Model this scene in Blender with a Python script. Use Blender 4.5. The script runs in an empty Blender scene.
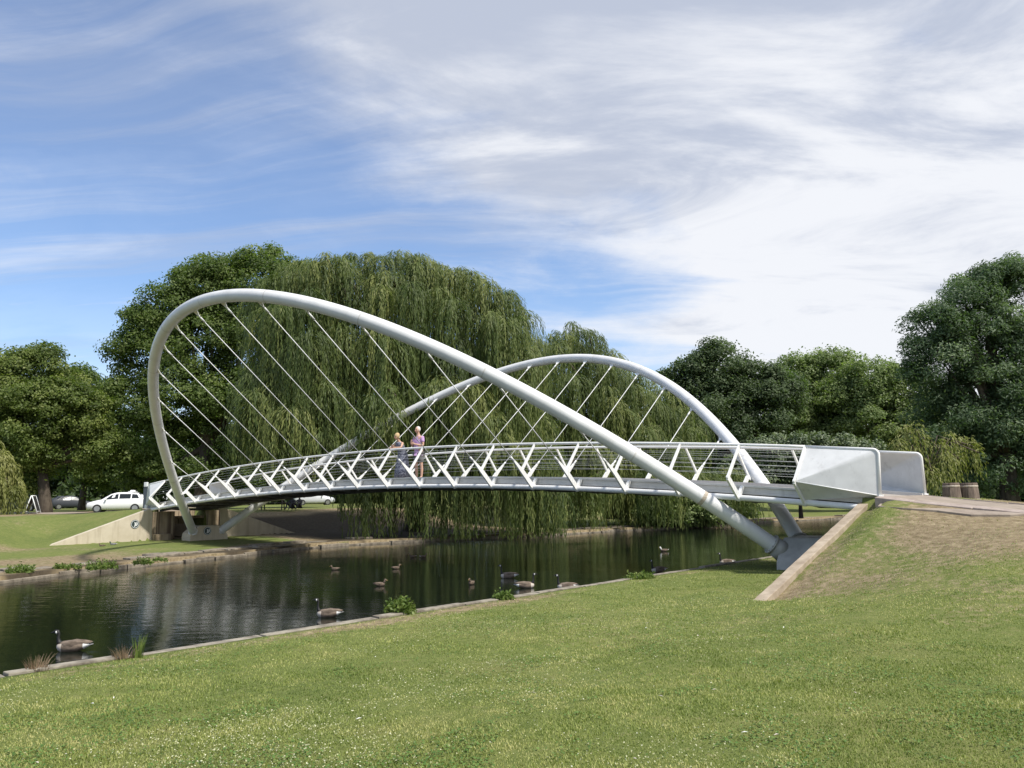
import bpy, bmesh, math, random
import numpy as np
from mathutils import Vector, Matrix

random.seed(7)
RNG = np.random.default_rng(7)
S = bpy.context.scene
COL = S.collection
R = math.radians

# ------------------------------------------------------------------ camera
FPX = 830.0
PITCH = 0.1343
ROLL = -0.0173
CAMZ = 2.1
cam_d = bpy.data.cameras.new("camera")
cam_d.sensor_width = 36.0
cam_d.lens = FPX / 1024 * 36.0
cam_d.clip_start = 0.1
cam_d.clip_end = 3000
cam = bpy.data.objects.new("camera", cam_d)
COL.objects.link(cam)
_cp, _sp = math.cos(PITCH), math.sin(PITCH)
_cr, _sr = math.cos(ROLL), math.sin(ROLL)
_U0, _F0, _X0 = Vector((0, -_sp, _cp)), Vector((0, _cp, _sp)), Vector((1, 0, 0))
_right = _cr * _X0 + _sr * _U0
_up = -_sr * _X0 + _cr * _U0
_m = Matrix((( _right.x, _up.x, -_F0.x, 0), (_right.y, _up.y, -_F0.y, 0), (_right.z, _up.z, -_F0.z, CAMZ), (0, 0, 0, 1)))
cam.matrix_world = _m
S.camera = cam

# ------------------------------------------------------------------ light
SUN_EL, SUN_AZ = 55.0, 130.0      # azimuth clockwise from +Y (view direction)
sd = Vector((math.sin(R(SUN_AZ)) * math.cos(R(SUN_EL)), math.cos(R(SUN_AZ)) * math.cos(R(SUN_EL)), math.sin(R(SUN_EL))))
sun_d = bpy.data.lights.new("sun", 'SUN')
sun_d.energy = 4.2
sun_d.angle = R(3.5)
sun_d.color = (1.0, 0.95, 0.87)
sun = bpy.data.objects.new("sun", sun_d)
sun.rotation_euler = sd.to_track_quat('Z', 'Y').to_euler()
sun.location = (0, 0, 60)
COL.objects.link(sun)

W = bpy.data.worlds.new("World")
S.world = W
W.use_nodes = True


def build_world():
    nt = W.node_tree
    N, L = nt.nodes, nt.links
    for n in list(N):
        N.remove(n)
    out = N.new('ShaderNodeOutputWorld')
    sky = N.new('ShaderNodeTexSky')
    sky.sky_type = 'NISHITA'
    sky.sun_disc = False
    sky.sun_elevation = R(SUN_EL)
    sky.sun_rotation = R(SUN_AZ)
    sky.air_density = 1.0
    sky.dust_density = 0.6
    sky.ozone_density = 2.2
    bg = N.new('ShaderNodeBackground')
    bg.inputs[1].default_value = 0.135
    tc = N.new('ShaderNodeTexCoord')
    sep = N.new('ShaderNodeSeparateXYZ')
    L.new(tc.outputs['Generated'], sep.inputs[0])

    def mth(op, a, b=None, c=None, clamp=False):
        n = N.new('ShaderNodeMath')
        n.operation = op
        n.use_clamp = clamp
        for i, v in enumerate((a, b, c)):
            if v is None:
                continue
            if isinstance(v, (int, float)):
                n.inputs[i].default_value = v
            else:
                L.new(v, n.inputs[i])
        return n.outputs[0]

    zc = mth('MAXIMUM', sep.outputs[2], 0.0)
    den = mth('ADD', zc, 0.16)
    px = mth('DIVIDE', sep.outputs[0], den)
    py = mth('DIVIDE', sep.outputs[1], den)
    comb = N.new('ShaderNodeCombineXYZ')
    L.new(px, comb.inputs[0])
    L.new(py, comb.inputs[1])

    def noise(scale, detail, rough, dist, rot=0.0, sc=(1, 1, 1), loc=(0, 0, 0)):
        mp = N.new('ShaderNodeMapping')
        mp.inputs['Rotation'].default_value = (0, 0, rot)
        mp.inputs['Scale'].default_value = sc
        mp.inputs['Location'].default_value = loc
        L.new(comb.outputs[0], mp.inputs[0])
        n = N.new('ShaderNodeTexNoise')
        n.inputs['Scale'].default_value = scale
        n.inputs['Detail'].default_value = detail
        n.inputs['Roughness'].default_value = rough
        n.inputs['Distortion'].default_value = dist
        L.new(mp.outputs[0], n.inputs[0])
        return n.outputs[0]

    def sstep(v, a, b):
        m = N.new('ShaderNodeMapRange')
        m.interpolation_type = 'SMOOTHSTEP'
        m.inputs[1].default_value = a
        m.inputs[2].default_value = b
        L.new(v, m.inputs[0])
        return m.outputs[0]

    def blob(x, z, width, gain):
        # soft bank of cloud around a direction given as tangent offsets from +Y
        d = Vector((x, 1.0, z)).normalized()
        vm = N.new('ShaderNodeVectorMath')
        vm.operation = 'DOT_PRODUCT'
        L.new(tc.outputs['Generated'], vm.inputs[0])
        vm.inputs[1].default_value = d
        return mth('MULTIPLY', sstep(vm.outputs['Value'], math.cos(width), 1.0), gain)

    # sweeping cirrus: streaks bent by a slow warp, running down to the right from the upper left
    warp = noise(0.55, 3, 0.5, 0.0, loc=(5.0, 2.0, 0))
    wv = N.new('ShaderNodeCombineXYZ')
    L.new(mth('MULTIPLY', warp, 1.1), wv.inputs[0])
    L.new(mth('MULTIPLY', warp, -0.9), wv.inputs[1])
    wadd = N.new('ShaderNodeVectorMath')
    L.new(comb.outputs[0], wadd.inputs[0])
    L.new(wv.outputs[0], wadd.inputs[1])
    plain = comb.outputs[0]

    def noise2(scale, detail, rough, dist, rot, sc, loc):
        mp = N.new('ShaderNodeMapping')
        mp.inputs['Rotation'].default_value = (0, 0, rot)
        mp.inputs['Scale'].default_value = sc
        mp.inputs['Location'].default_value = loc
        L.new(wadd.outputs[0], mp.inputs[0])
        n = N.new('ShaderNodeTexNoise')
        n.inputs['Scale'].default_value = scale
        n.inputs['Detail'].default_value = detail
        n.inputs['Roughness'].default_value = rough
        n.inputs['Distortion'].default_value = dist
        L.new(mp.outputs[0], n.inputs[0])
        return n.outputs[0]

    cirrus = noise2(1.1, 10, 0.60, 0.5, R(40), (0.40, 1.5, 1), (1.1, 0.7, 0))
    wisps = noise2(1.9, 9, 0.62, 0.4, R(14), (0.22, 1.9, 1), (0.3, 4.1, 0))
    puffs = noise(2.3, 11, 0.62, 0.3, loc=(7.3, 2.2, 0))
    grad = mth('ADD', sep.outputs[0], mth('MULTIPLY', sep.outputs[2], 0.85))
    cov = mth('MULTIPLY', sstep(grad, 0.06, 0.62), 0.60)
    cov = mth('ADD', cov, blob(-0.10, 0.68, 0.38, 0.34))
    cov = mth('ADD', cov, blob(-0.66, 0.72, 0.30, 0.12))
    cov = mth('SUBTRACT', cov, blob(-0.45, 0.42, 0.26, 0.14))
    cov = mth('ADD', cov, blob(0.55, 0.20, 0.35, 0.22))
    cov = mth('SUBTRACT', cov, blob(-0.25, 0.33, 0.36, 0.14))
    cov = mth('SUBTRACT', cov, blob(0.14, 0.30, 0.12, 0.12))
    base = mth('ADD', mth('MULTIPLY', cirrus, 0.60), mth('MULTIPLY', puffs, 0.40))
    thick = sstep(mth('ADD', base, mth('MULTIPLY', cov, 0.50)), 0.49, 0.78)
    thin = mth('MULTIPLY', sstep(wisps, 0.46, 0.70), 0.45)
    m = mth('ADD', thick, mth('MULTIPLY', thin, mth('SUBTRACT', 1.0, thick)))
    veil = mth('ADD', mth('MULTIPLY', sstep(sep.outputs[2], 0.24, 0.50), mth('MULTIPLY', sstep(cirrus, 0.30, 0.62), 0.26)), 0.05)
    m = mth('ADD', m, mth('MULTIPLY', veil, mth('SUBTRACT', 1.0, m)))
    m = mth('MINIMUM', m, 0.97)
    # fade into a pale horizon
    hz = sstep(sep.outputs[2], 0.30, 0.02)
    m = mth('MAXIMUM', m, mth('MULTIPLY', hz, 0.38))
    # cloud brightness varies: grey undersides, white tops
    shade = noise(1.7, 10, 0.62, 0.5, loc=(1.0, 9.0, 0), sc=(0.7, 1.3, 1), rot=R(20))
    low = mth('MULTIPLY', mth('SUBTRACT', 0.36, sep.outputs[2]), 0.55)
    sh = sstep(mth('ADD', mth('ADD', shade, low), mth('MULTIPLY', sep.outputs[0], 0.12)), 0.38, 0.62)
    mixc = N.new('ShaderNodeMix')
    mixc.data_type = 'RGBA'
    L.new(sh, mixc.inputs[0])
    mixc.inputs[6].default_value = (3.0, 3.3, 4.0, 1)
    mixc.inputs[7].default_value = (5.15, 5.25, 5.5, 1)
    tint = N.new('ShaderNodeMix')
    tint.data_type = 'RGBA'
    tint.blend_type = 'MULTIPLY'
    tint.inputs[0].default_value = 1.0
    L.new(sky.outputs[0], tint.inputs[6])
    tint.inputs[7].default_value = (0.86, 0.92, 1.02, 1)
    mx = N.new('ShaderNodeMix')
    mx.data_type = 'RGBA'
    L.new(m, mx.inputs[0])
    L.new(tint.outputs[2], mx.inputs[6])
    L.new(mixc.outputs[2], mx.inputs[7])
    L.new(mx.outputs[2], bg.inputs[0])
    L.new(bg.outputs[0], out.inputs[0])


build_world()
S.view_settings.view_transform = 'Standard'
S.view_settings.look = 'None'
S.view_settings.exposure = 0.4
S.view_settings.gamma = 1.0
S.view_settings.use_curve_mapping = False
S.render.engine = 'CYCLES'
S.cycles.max_bounces = 6
S.cycles.transparent_max_bounces = 4
S.cycles.use_denoising = True

# ------------------------------------------------------------------ bridge frame of reference
BC = (-3.7832, 30.0942)
PHI = -0.7187
UX, UY = math.cos(PHI), math.sin(PHI)
NX, NY = math.sin(PHI), -math.cos(PHI)


def P3(s, t, z):
    """bridge coordinates: s along the deck, t across it (towards the photographer), z above the water"""
    return Vector((BC[0] + UX * s + NX * t, BC[1] + UY * s + NY * t, z))


def to_st(x, y):
    qx, qy = x - BC[0], y - BC[1]
    return qx * UX + qy * UY, qx * NX + qy * NY


def at(px, py, Y):
    """a point of the place seen at image position px, py at distance Y"""
    x = (px - 512) / FPX
    z = -(py - 384) / FPX
    x, z = x * _cr - z * _sr, x * _sr + z * _cr
    r = Vector((x, _cp - z * _sp, _sp + z * _cp))
    r = r * (Y / r.y)
    return Vector((r.x, r.y, r.z + CAMZ))


def sm(x):
    x = np.clip(x, 0, 1)
    return x * x * (3 - 2 * x)


# ------------------------------------------------------------------ materials
def new_mat(name):
    m = bpy.data.materials.new(name)
    m.use_nodes = True
    nt = m.node_tree
    b = nt.nodes['Principled BSDF']
    return m, nt, b


def ramp(nt, fac, stops):
    r = nt.nodes.new('ShaderNodeValToRGB')
    while len(r.color_ramp.elements) < len(stops):
        r.color_ramp.elements.new(0.5)
    for e, (p, c) in zip(r.color_ramp.elements, stops):
        e.position = p
        e.color = (*c, 1)
    nt.links.new(fac, r.inputs[0])
    return r.outputs[0]


def nz(nt, scale, detail=6, rough=0.6, coord='Object', sc=(1, 1, 1), dist=0.0, rot=(0, 0, 0)):
    tc = nt.nodes.new('ShaderNodeTexCoord')
    mp = nt.nodes.new('ShaderNodeMapping')
    mp.inputs['Scale'].default_value = sc
    mp.inputs['Rotation'].default_value = rot
    nt.links.new(tc.outputs[coord], mp.inputs[0])
    n = nt.nodes.new('ShaderNodeTexNoise')
    n.inputs['Scale'].default_value = scale
    n.inputs['Detail'].default_value = detail
    n.inputs['Roughness'].default_value = rough
    n.inputs['Distortion'].default_value = dist
    nt.links.new(mp.outputs[0], n.inputs[0])
    return n.outputs[0]


def mixc(nt, fac, a, b, mode='MIX'):
    n = nt.nodes.new('ShaderNodeMix')
    n.data_type = 'RGBA'
    n.blend_type = mode
    for i, v in ((0, fac), (6, a), (7, b)):
        if isinstance(v, (int, float)):
            n.inputs[i].default_value = v
        elif isinstance(v, tuple):
            n.inputs[i].default_value = (*v, 1)
        else:
            nt.links.new(v, n.inputs[i])
    return n.outputs[2]


def bump(nt, b, h, strength, dist=0.02):
    n = nt.nodes.new('ShaderNodeBump')
    n.inputs['Strength'].default_value = strength
    n.inputs['Distance'].default_value = dist
    nt.links.new(h, n.inputs['Height'])
    nt.links.new(n.outputs[0], b.inputs['Normal'])


def surf(name, c1, c2, scale=3.0, rough=0.7, bmp=0.2, sc=(1, 1, 1), lo=0.35, hi=0.65, metal=0.0, detail=7):
    m, nt, b = new_mat(name)
    f = nz(nt, scale, detail=detail, sc=sc)
    nt.links.new(ramp(nt, f, [(lo, c1), (hi, c2)]), b.inputs['Base Color'])
    b.inputs['Roughness'].default_value = rough
    b.inputs['Metallic'].default_value = metal
    if bmp:
        bump(nt, b, nz(nt, scale * 6, sc=sc), bmp)
    return m


def leafmat(name, c_lo, c_mid, c_hi, trans=0.35, rough=0.55):
    m, nt, b = new_mat(name)
    at_ = nt.nodes.new('ShaderNodeAttribute')
    at_.attribute_name = 'v'
    c = ramp(nt, at_.outputs['Fac'], [(0.0, c_lo), (0.5, c_mid), (1.0, c_hi)])
    nt.links.new(c, b.inputs['Base Color'])
    b.inputs['Roughness'].default_value = rough
    b.inputs['Specular IOR Level'].default_value = 0.35
    tr = nt.nodes.new('ShaderNodeBsdfTranslucent')
    c2 = mixc(nt, 1.0, c, (1.0, 1.25, 0.45), 'MULTIPLY')
    nt.links.new(c2, tr.inputs[0])
    mx = nt.nodes.new('ShaderNodeMixShader')
    mx.inputs[0].default_value = trans
    nt.links.new(b.outputs[0], mx.inputs[1])
    nt.links.new(tr.outputs[0], mx.inputs[2])
    nt.links.new(mx.outputs[0], nt.nodes['Material Output'].inputs[0])
    return m


M = {}


def steel_mat(name, a, b_, stain=(0.42, 0.40, 0.34), rough=0.38, amt=0.28):
    m, nt, b = new_mat(name)
    f = nz(nt, 2.2, detail=8, sc=(1, 1, 1))
    c = ramp(nt, f, [(0.3, a), (0.7, b_)])
    g = nz(nt, 3.5, detail=10, rough=0.75, sc=(1.3, 1.3, 0.5))
    g2 = ramp(nt, g, [(0.55, (0, 0, 0)), (0.78, (1, 1, 1))])
    k = nt.nodes.new('ShaderNodeMath')
    k.operation = 'MULTIPLY'
    k.inputs[1].default_value = amt
    nt.links.new(g2, k.inputs[0])
    nt.links.new(mixc(nt, k.outputs[0], c, stain), b.inputs['Base Color'])
    b.inputs['Roughness'].default_value = rough
    bump(nt, b, nz(nt, 30, detail=5), 0.06, 0.01)
    return m


M['steel'] = steel_mat('white_painted_steel', (0.63, 0.635, 0.635), (0.74, 0.742, 0.74))
M['steel2'] = steel_mat('white_painted_steel_posts', (0.70, 0.70, 0.68), (0.82, 0.82, 0.80), stain=(0.45, 0.40, 0.28), amt=0.35)
M['panel'] = steel_mat('white_panel_sheet', (0.53, 0.535, 0.53), (0.66, 0.665, 0.66), stain=(0.28, 0.27, 0.25), amt=0.6, rough=0.5)
M['fascia'] = steel_mat('grey_fascia_steel', (0.50, 0.49, 0.47), (0.62, 0.61, 0.58), stain=(0.25, 0.23, 0.20), amt=0.5, rough=0.5)
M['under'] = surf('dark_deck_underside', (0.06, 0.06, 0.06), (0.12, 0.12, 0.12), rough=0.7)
M['deck'] = surf('deck_surface', (0.28, 0.25, 0.22), (0.38, 0.34, 0.30), scale=6, rough=0.85)
M['cable'] = surf('cable_steel', (0.66, 0.67, 0.67), (0.76, 0.76, 0.76), rough=0.35, bmp=0)
M['wire'] = surf('rail_wire', (0.55, 0.56, 0.57), (0.65, 0.65, 0.65), rough=0.35, bmp=0)
M['rust'] = surf('rust_seam', (0.36, 0.29, 0.21), (0.52, 0.48, 0.42), scale=20, rough=0.8)
M['conc_grey'] = surf('grey_concrete', (0.34, 0.33, 0.31), (0.46, 0.45, 0.42), scale=3, rough=0.75, bmp=0.15)
M['coping'] = surf('tan_concrete_coping', (0.27, 0.215, 0.155), (0.42, 0.35, 0.265), scale=4, rough=0.9, bmp=0.3, detail=10)
M['path'] = surf('path_surface', (0.21, 0.17, 0.135), (0.33, 0.275, 0.22), scale=2.5, rough=0.95, bmp=0.3)
M['paving'] = surf('pink_grey_paving', (0.24, 0.19, 0.165), (0.37, 0.31, 0.27), scale=5, rough=0.9, bmp=0.3)
M['kerb'] = surf('weathered_kerb', (0.13, 0.11, 0.085), (0.32, 0.29, 0.23), scale=5, rough=0.9, bmp=0.5, detail=10)
M['stone'] = surf('bank_stone', (0.12, 0.10, 0.075), (0.30, 0.26, 0.20), scale=4, rough=0.95, bmp=0.6, detail=10)
M['bark'] = surf('bark', (0.045, 0.035, 0.025), (0.10, 0.08, 0.06), scale=6, rough=0.95, bmp=0.6, sc=(1, 1, 0.25))
M['wood'] = surf('weathered_wood', (0.10, 0.075, 0.06), (0.22, 0.17, 0.135), scale=9, rough=0.9, bmp=0.5, sc=(2, 2, 0.3))
M['black'] = surf('black_rubber', (0.012, 0.012, 0.012), (0.02, 0.02, 0.02), rough=0.7, bmp=0)
M['ink'] = surf('dark_green_black_paint', (0.015, 0.03, 0.03), (0.03, 0.05, 0.05), rough=0.6, bmp=0)
M['paint_white'] = surf('white_paint', (0.62, 0.66, 0.66), (0.75, 0.77, 0.77), rough=0.6, bmp=0)


def abutment_mat():
    m, nt, b = new_mat('stained_concrete')
    f = nz(nt, 1.2, detail=9)
    c = ramp(nt, f, [(0.3, (0.44, 0.38, 0.28)), (0.7, (0.58, 0.52, 0.41))])
    st = nz(nt, 2.5, detail=8, sc=(1.6, 1.6, 0.12))
    k = ramp(nt, st, [(0.50, (0, 0, 0)), (0.72, (0.42, 0.42, 0.42))])
    nt.links.new(mixc(nt, k, c, (0.20, 0.15, 0.09)), b.inputs['Base Color'])
    b.inputs['Roughness'].default_value = 0.9
    bump(nt, b, nz(nt, 12), 0.25)
    return m


M['abut'] = abutment_mat()


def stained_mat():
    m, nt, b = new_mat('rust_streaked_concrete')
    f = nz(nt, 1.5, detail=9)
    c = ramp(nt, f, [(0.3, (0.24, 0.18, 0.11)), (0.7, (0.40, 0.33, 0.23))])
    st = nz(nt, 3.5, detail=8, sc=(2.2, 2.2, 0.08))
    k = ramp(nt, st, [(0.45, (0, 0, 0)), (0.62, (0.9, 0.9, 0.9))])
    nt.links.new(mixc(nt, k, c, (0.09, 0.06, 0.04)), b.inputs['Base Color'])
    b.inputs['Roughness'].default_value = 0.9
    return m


M['stained'] = stained_mat()


def ground_mat():
    m, nt, b = new_mat('grass_ground')
    at_ = nt.nodes.new('ShaderNodeAttribute')
    at_.attribute_name = 'dry'
    f1 = nz(nt, 0.55, detail=8, rough=0.65)
    f2 = nz(nt, 7.0, detail=8, rough=0.7)
    f3 = nz(nt, 38.0, detail=6, rough=0.75)
    g = ramp(nt, f1, [(0.30, (0.085, 0.120, 0.030)), (0.5, (0.140, 0.170, 0.045)), (0.70, (0.220, 0.205, 0.080))])
    g = mixc(nt, 0.55, g, ramp(nt, f2, [(0.3, (0.07, 0.10, 0.028)), (0.55, (0.14, 0.16, 0.05)), (0.75, (0.23, 0.21, 0.10))]))
    dcol = ramp(nt, f2, [(0.3, (0.12, 0.09, 0.05)), (0.5, (0.21, 0.165, 0.10)), (0.7, (0.32, 0.265, 0.165))])
    add = nt.nodes.new('ShaderNodeMath')
    add.operation = 'MULTIPLY_ADD'
    nt.links.new(f2, add.inputs[0])
    add.inputs[1].default_value = 1.5
    nt.links.new(at_.outputs['Fac'], add.inputs[2])
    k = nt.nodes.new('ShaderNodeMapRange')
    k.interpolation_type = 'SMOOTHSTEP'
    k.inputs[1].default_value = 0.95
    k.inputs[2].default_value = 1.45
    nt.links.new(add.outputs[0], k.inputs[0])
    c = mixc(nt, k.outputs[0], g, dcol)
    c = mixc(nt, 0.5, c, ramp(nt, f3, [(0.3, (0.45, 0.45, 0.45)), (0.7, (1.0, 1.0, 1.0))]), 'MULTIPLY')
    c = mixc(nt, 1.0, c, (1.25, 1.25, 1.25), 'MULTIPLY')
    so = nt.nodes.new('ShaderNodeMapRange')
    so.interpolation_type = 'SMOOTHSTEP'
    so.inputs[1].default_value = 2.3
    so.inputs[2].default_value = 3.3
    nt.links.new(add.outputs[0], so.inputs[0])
    c = mixc(nt, so.outputs[0], c, ramp(nt, f2, [(0.3, (0.040, 0.032, 0.022)), (0.7, (0.095, 0.075, 0.050))]))  # dark bare soil; below the willows it also paints in the canopy shade
    nt.links.new(c, b.inputs['Base Color'])
    b.inputs['Roughness'].default_value = 0.95
    b.inputs['Specular IOR Level'].default_value = 0.15
    bump(nt, b, f3, 0.7, 0.03)
    return m


M['ground'] = ground_mat()


def water_mat():
    m, nt, b = new_mat('river_water')
    b.inputs['Base Color'].default_value = (0.006, 0.009, 0.006, 1)
    b.inputs['Roughness'].default_value = 0.045
    b.inputs['IOR'].default_value = 1.33
    rz = math.atan2(NY, NX)
    n1 = nz(nt, 1.6, detail=4, rough=0.5, sc=(1.0, 2.2, 1), rot=(0, 0, 0.5), dist=0.4)
    n2 = nz(nt, 7.0, detail=3, rough=0.5, sc=(1.0, 2.0, 1), rot=(0, 0, 0.3))
    a = nt.nodes.new('ShaderNodeMath')
    a.operation = 'MULTIPLY_ADD'
    nt.links.new(n2, a.inputs[0])
    a.inputs[1].default_value = 0.30
    nt.links.new(n1, a.inputs[2])
    # calmer under the trees, livelier towards the left of the reach
    msk = nz(nt, 0.12, detail=2)
    mr = nt.nodes.new('ShaderNodeMapRange')
    mr.inputs[1].default_value = 0.35
    mr.inputs[2].default_value = 0.65
    mr.inputs[3].default_value = 0.25
    mr.inputs[4].default_value = 1.0
    nt.links.new(msk, mr.inputs[0])
    bn = nt.nodes.new('ShaderNodeBump')
    bn.inputs['Distance'].default_value = 0.012
    nt.links.new(mr.outputs[0], bn.inputs['Strength'])
    nt.links.new(a.outputs[0], bn.inputs['Height'])
    nt.links.new(bn.outputs[0], b.inputs['Normal'])
    return m


M['water'] = water_mat()


# ------------------------------------------------------------------ mesh helpers
def np_mesh(name, verts, faces, mat, attr=None, smooth=False):
    """verts (n,3), faces (m,k) arrays"""
    me = bpy.data.meshes.new(name)
    verts = np.asarray(verts, dtype=np.float32)
    faces = np.asarray(faces, dtype=np.int32)
    me.vertices.add(len(verts))
    me.vertices.foreach_set('co', verts.ravel())
    k = faces.shape[1]
    me.loops.add(faces.size)
    me.loops.foreach_set('vertex_index', faces.ravel())
    me.polygons.add(len(faces))
    me.polygons.foreach_set('loop_start', np.arange(0, faces.size, k, dtype=np.int32))
    if smooth:
        me.polygons.foreach_set('use_smooth', np.ones(len(faces), dtype=bool))
    me.update(calc_edges=True)
    if attr is not None:
        a = me.attributes.new('v' if not isinstance(attr, tuple) else attr[0], 'FLOAT', 'POINT')
        a.data.foreach_set('value', np.asarray(attr if not isinstance(attr, tuple) else attr[1], dtype=np.float32).ravel())
    me.materials.append(mat)
    return me


class MB:
    def __init__(self):
        self.v, self.f, self.m, self.s = [], [], [], []

    def add(self, vs, fs, mi=0, smooth=False):
        o = len(self.v)
        self.v += [tuple(v) for v in vs]
        for f in fs:
            self.f.append([i + o for i in f])
            self.m.append(mi)
            self.s.append(smooth)

    def box(self, c, size, rot=None, mi=0, taper=1.0):
        hx, hy, hz = size[0] / 2, size[1] / 2, size[2] / 2
        vs = []
        for z in (-1, 1):
            k = taper if z > 0 else 1.0
            for x, y in ((-1, -1), (1, -1), (1, 1), (-1, 1)):
                v = Vector((x * hx * k, y * hy * k, z * hz))
                if rot is not None:
                    v = rot @ v
                vs.append(v + Vector(c))
        self.add(vs, [(0, 3, 2, 1), (4, 5, 6, 7), (0, 1, 5, 4), (1, 2, 6, 5), (2, 3, 7, 6), (3, 0, 4, 7)], mi)

    def hull8(self, pts, mi=0):
        """pts: 4 bottom then 4 top"""
        self.add(pts, [(0, 3, 2, 1), (4, 5, 6, 7), (0, 1, 5, 4), (1, 2, 6, 5), (2, 3, 7, 6), (3, 0, 4, 7)], mi)

    def tube(self, pts, rad, n=8, mi=0, caps=True, up=Vector((0, 0, 1))):
        pts = [Vector(p) for p in pts]
        if not hasattr(rad, '__len__'):
            rad = [rad] * len(pts)
        rings = []
        prev = None
        for i, p in enumerate(pts):
            a = pts[max(i - 1, 0)]
            b = pts[min(i + 1, len(pts) - 1)]
            d = (b - a).normalized()
            if prev is None:
                u = up if abs(d.dot(up)) < 0.95 else Vector((1, 0, 0))
                x = (u - d * u.dot(d)).normalized()
            else:
                x = (prev - d * prev.dot(d)).normalized()
            prev = x
            y = d.cross(x)
            rings.append([p + (x * math.cos(2 * math.pi * k / n) + y * math.sin(2 * math.pi * k / n)) * rad[i] for k in range(n)])
        vs = [v for r in rings for v in r]
        fs = []
        for i in range(len(pts) - 1):
            for k in range(n):
                a, b = i * n + k, i * n + (k + 1) % n
                fs.append((a, b, b + n, a + n))
        self.add(vs, fs, mi, True)
        if caps:
            self.add(rings[0], [tuple(range(n))[::-1]], mi)
            self.add(rings[-1], [tuple(range(n))], mi)

    def prism(self, poly, d, mi=0):
        """extrude a 3D polygon by vector d"""
        n = len(poly)
        d = Vector(d)
        vs = [Vector(p) for p in poly] + [Vector(p) + d for p in poly]
        fs = [tuple(range(n))[::-1], tuple(range(n, 2 * n))]
        for k in range(n):
            fs.append((k, (k + 1) % n, (k + 1) % n + n, k + n))
        self.add(vs, fs, mi)

    def loft(self, rings, mi=0, caps=True, smooth=True):
        n = len(rings[0])
        vs = [v for r in rings for v in r]
        fs = []
        for i in range(len(rings) - 1):
            for k in range(n):
                a, b = i * n + k, i * n + (k + 1) % n
                fs.append((a, b, b + n, a + n))
        self.add(vs, fs, mi, smooth)
        if caps:
            self.add(rings[0], [tuple(range(n))[::-1]], mi, smooth)
            self.add(rings[-1], [tuple(range(n))], mi, smooth)

    def sphere(self, c, r, mi=0, n=12, m=8, sc=(1, 1, 1), rot=None):
        vs = []
        for i in range(m + 1):
            th = math.pi * i / m
            for k in range(n):
                ph = 2 * math.pi * k / n
                v = Vector((math.sin(th) * math.cos(ph) * r * sc[0], math.sin(th) * math.sin(ph) * r * sc[1], math.cos(th) * r * sc[2]))
                if rot is not None:
                    v = rot @ v
                vs.append(v + Vector(c))
        fs = []
        for i in range(m):
            for k in range(n):
                a, b = i * n + k, i * n + (k + 1) % n
                fs.append((a, a + n, b + n, b))
        self.add(vs, fs, mi, True)

    def mesh(self, name, mats, bevel=0.0):
        me = bpy.data.meshes.new(name)
        me.from_pydata(self.v, [], self.f)
        for mm in mats:
            me.materials.append(mm)
        me.polygons.foreach_set('material_index', self.m)
        me.polygons.foreach_set('use_smooth', self.s)
        me.update()
        bm = bmesh.new()
        bm.from_mesh(me)
        bmesh.ops.remove_doubles(bm, verts=bm.verts, dist=1e-5)
        if bevel > 0:
            ed = [e for e in bm.edges if len(e.link_faces) == 2 and e.calc_face_angle(0) > 0.6]
            bmesh.ops.bevel(bm, geom=ed, offset=bevel, segments=2, affect='EDGES', profile=0.6)
        bmesh.ops.recalc_face_normals(bm, faces=bm.faces)
        bm.to_mesh(me)
        bm.free()
        return me

    def obj(self, name, mats, parent=None, bevel=0.0, loc=None):
        if not isinstance(mats, (list, tuple)):
            mats = [mats]
        return link(name, self.mesh(name, mats, bevel), parent, loc)


def link(name, data, parent=None, loc=None):
    o = bpy.data.objects.new(name, data)
    COL.objects.link(o)
    if parent is not None:
        o.parent = parent
        # geometry of parts is given in world coordinates unless loc says otherwise
        if loc is None:
            o.matrix_parent_inverse = parent_inverse(parent)
    if loc is not None:
        o.location = loc
    return o


def parent_inverse(p):
    m = Matrix.Identity(4)
    chain = []
    while p is not None:
        chain.append(p)
        p = p.parent
    for q in reversed(chain):
        loc = Matrix.LocRotScale(q.location, q.rotation_euler, q.scale)
        m = m @ q.matrix_parent_inverse @ loc if q.parent else loc
    return m.inverted()


def tag(o, label=None, cat=None, group=None, kind=None):
    if label:
        o['label'] = label
    if cat:
        o['category'] = cat
    if group:
        o['group'] = group
    if kind:
        o['kind'] = kind
    return o


def thing(name, label, cat, loc=(0, 0, 0), rz=0.0, group=None):
    o = bpy.data.objects.new(name, None)
    o.empty_display_size = 0.3
    o.location = loc
    o.rotation_euler = (0, 0, rz)
    COL.objects.link(o)
    return tag(o, label, cat, group)


def copy_tree(o, parent=None):
    c = o.copy()
    COL.objects.link(c)
    if parent is not None:
        c.parent = parent
        c.matrix_parent_inverse = o.matrix_parent_inverse.copy()
    for ch in list(o.children):
        copy_tree(ch, c)
    return c


# ------------------------------------------------------------------ terrain
S_NEAR = 12.3
FAR_EDGE = [(-400, 9), (-120, 9), (-70, 5), (-45, 1.0), (-37, -2.6), (-30, -2.6), (-24, -3.4), (-20, -4.8), (-15, -5.4), (-10, -6.6), (-7, -7.6), (-3.9, -8.6), (-0.9, -8.2), (2.7, -6.7), (5.4, -5.7), (8.8, -4.6), (10.8, -3.7), (12.1, -2.9), (16, -2.2), (22, -2.0), (60, -2), (200, -2)]
FET = np.array([a for a, b in FAR_EDGE], float)
FES = np.array([b for a, b in FAR_EDGE], float)


def near_edge(t):
    t = np.asarray(t, float)
    return S_NEAR + 13 * sm((-t - 60) / 60.0) + 0 * t


def far_edge(t):
    return np.interp(t, FET, FES)


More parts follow.
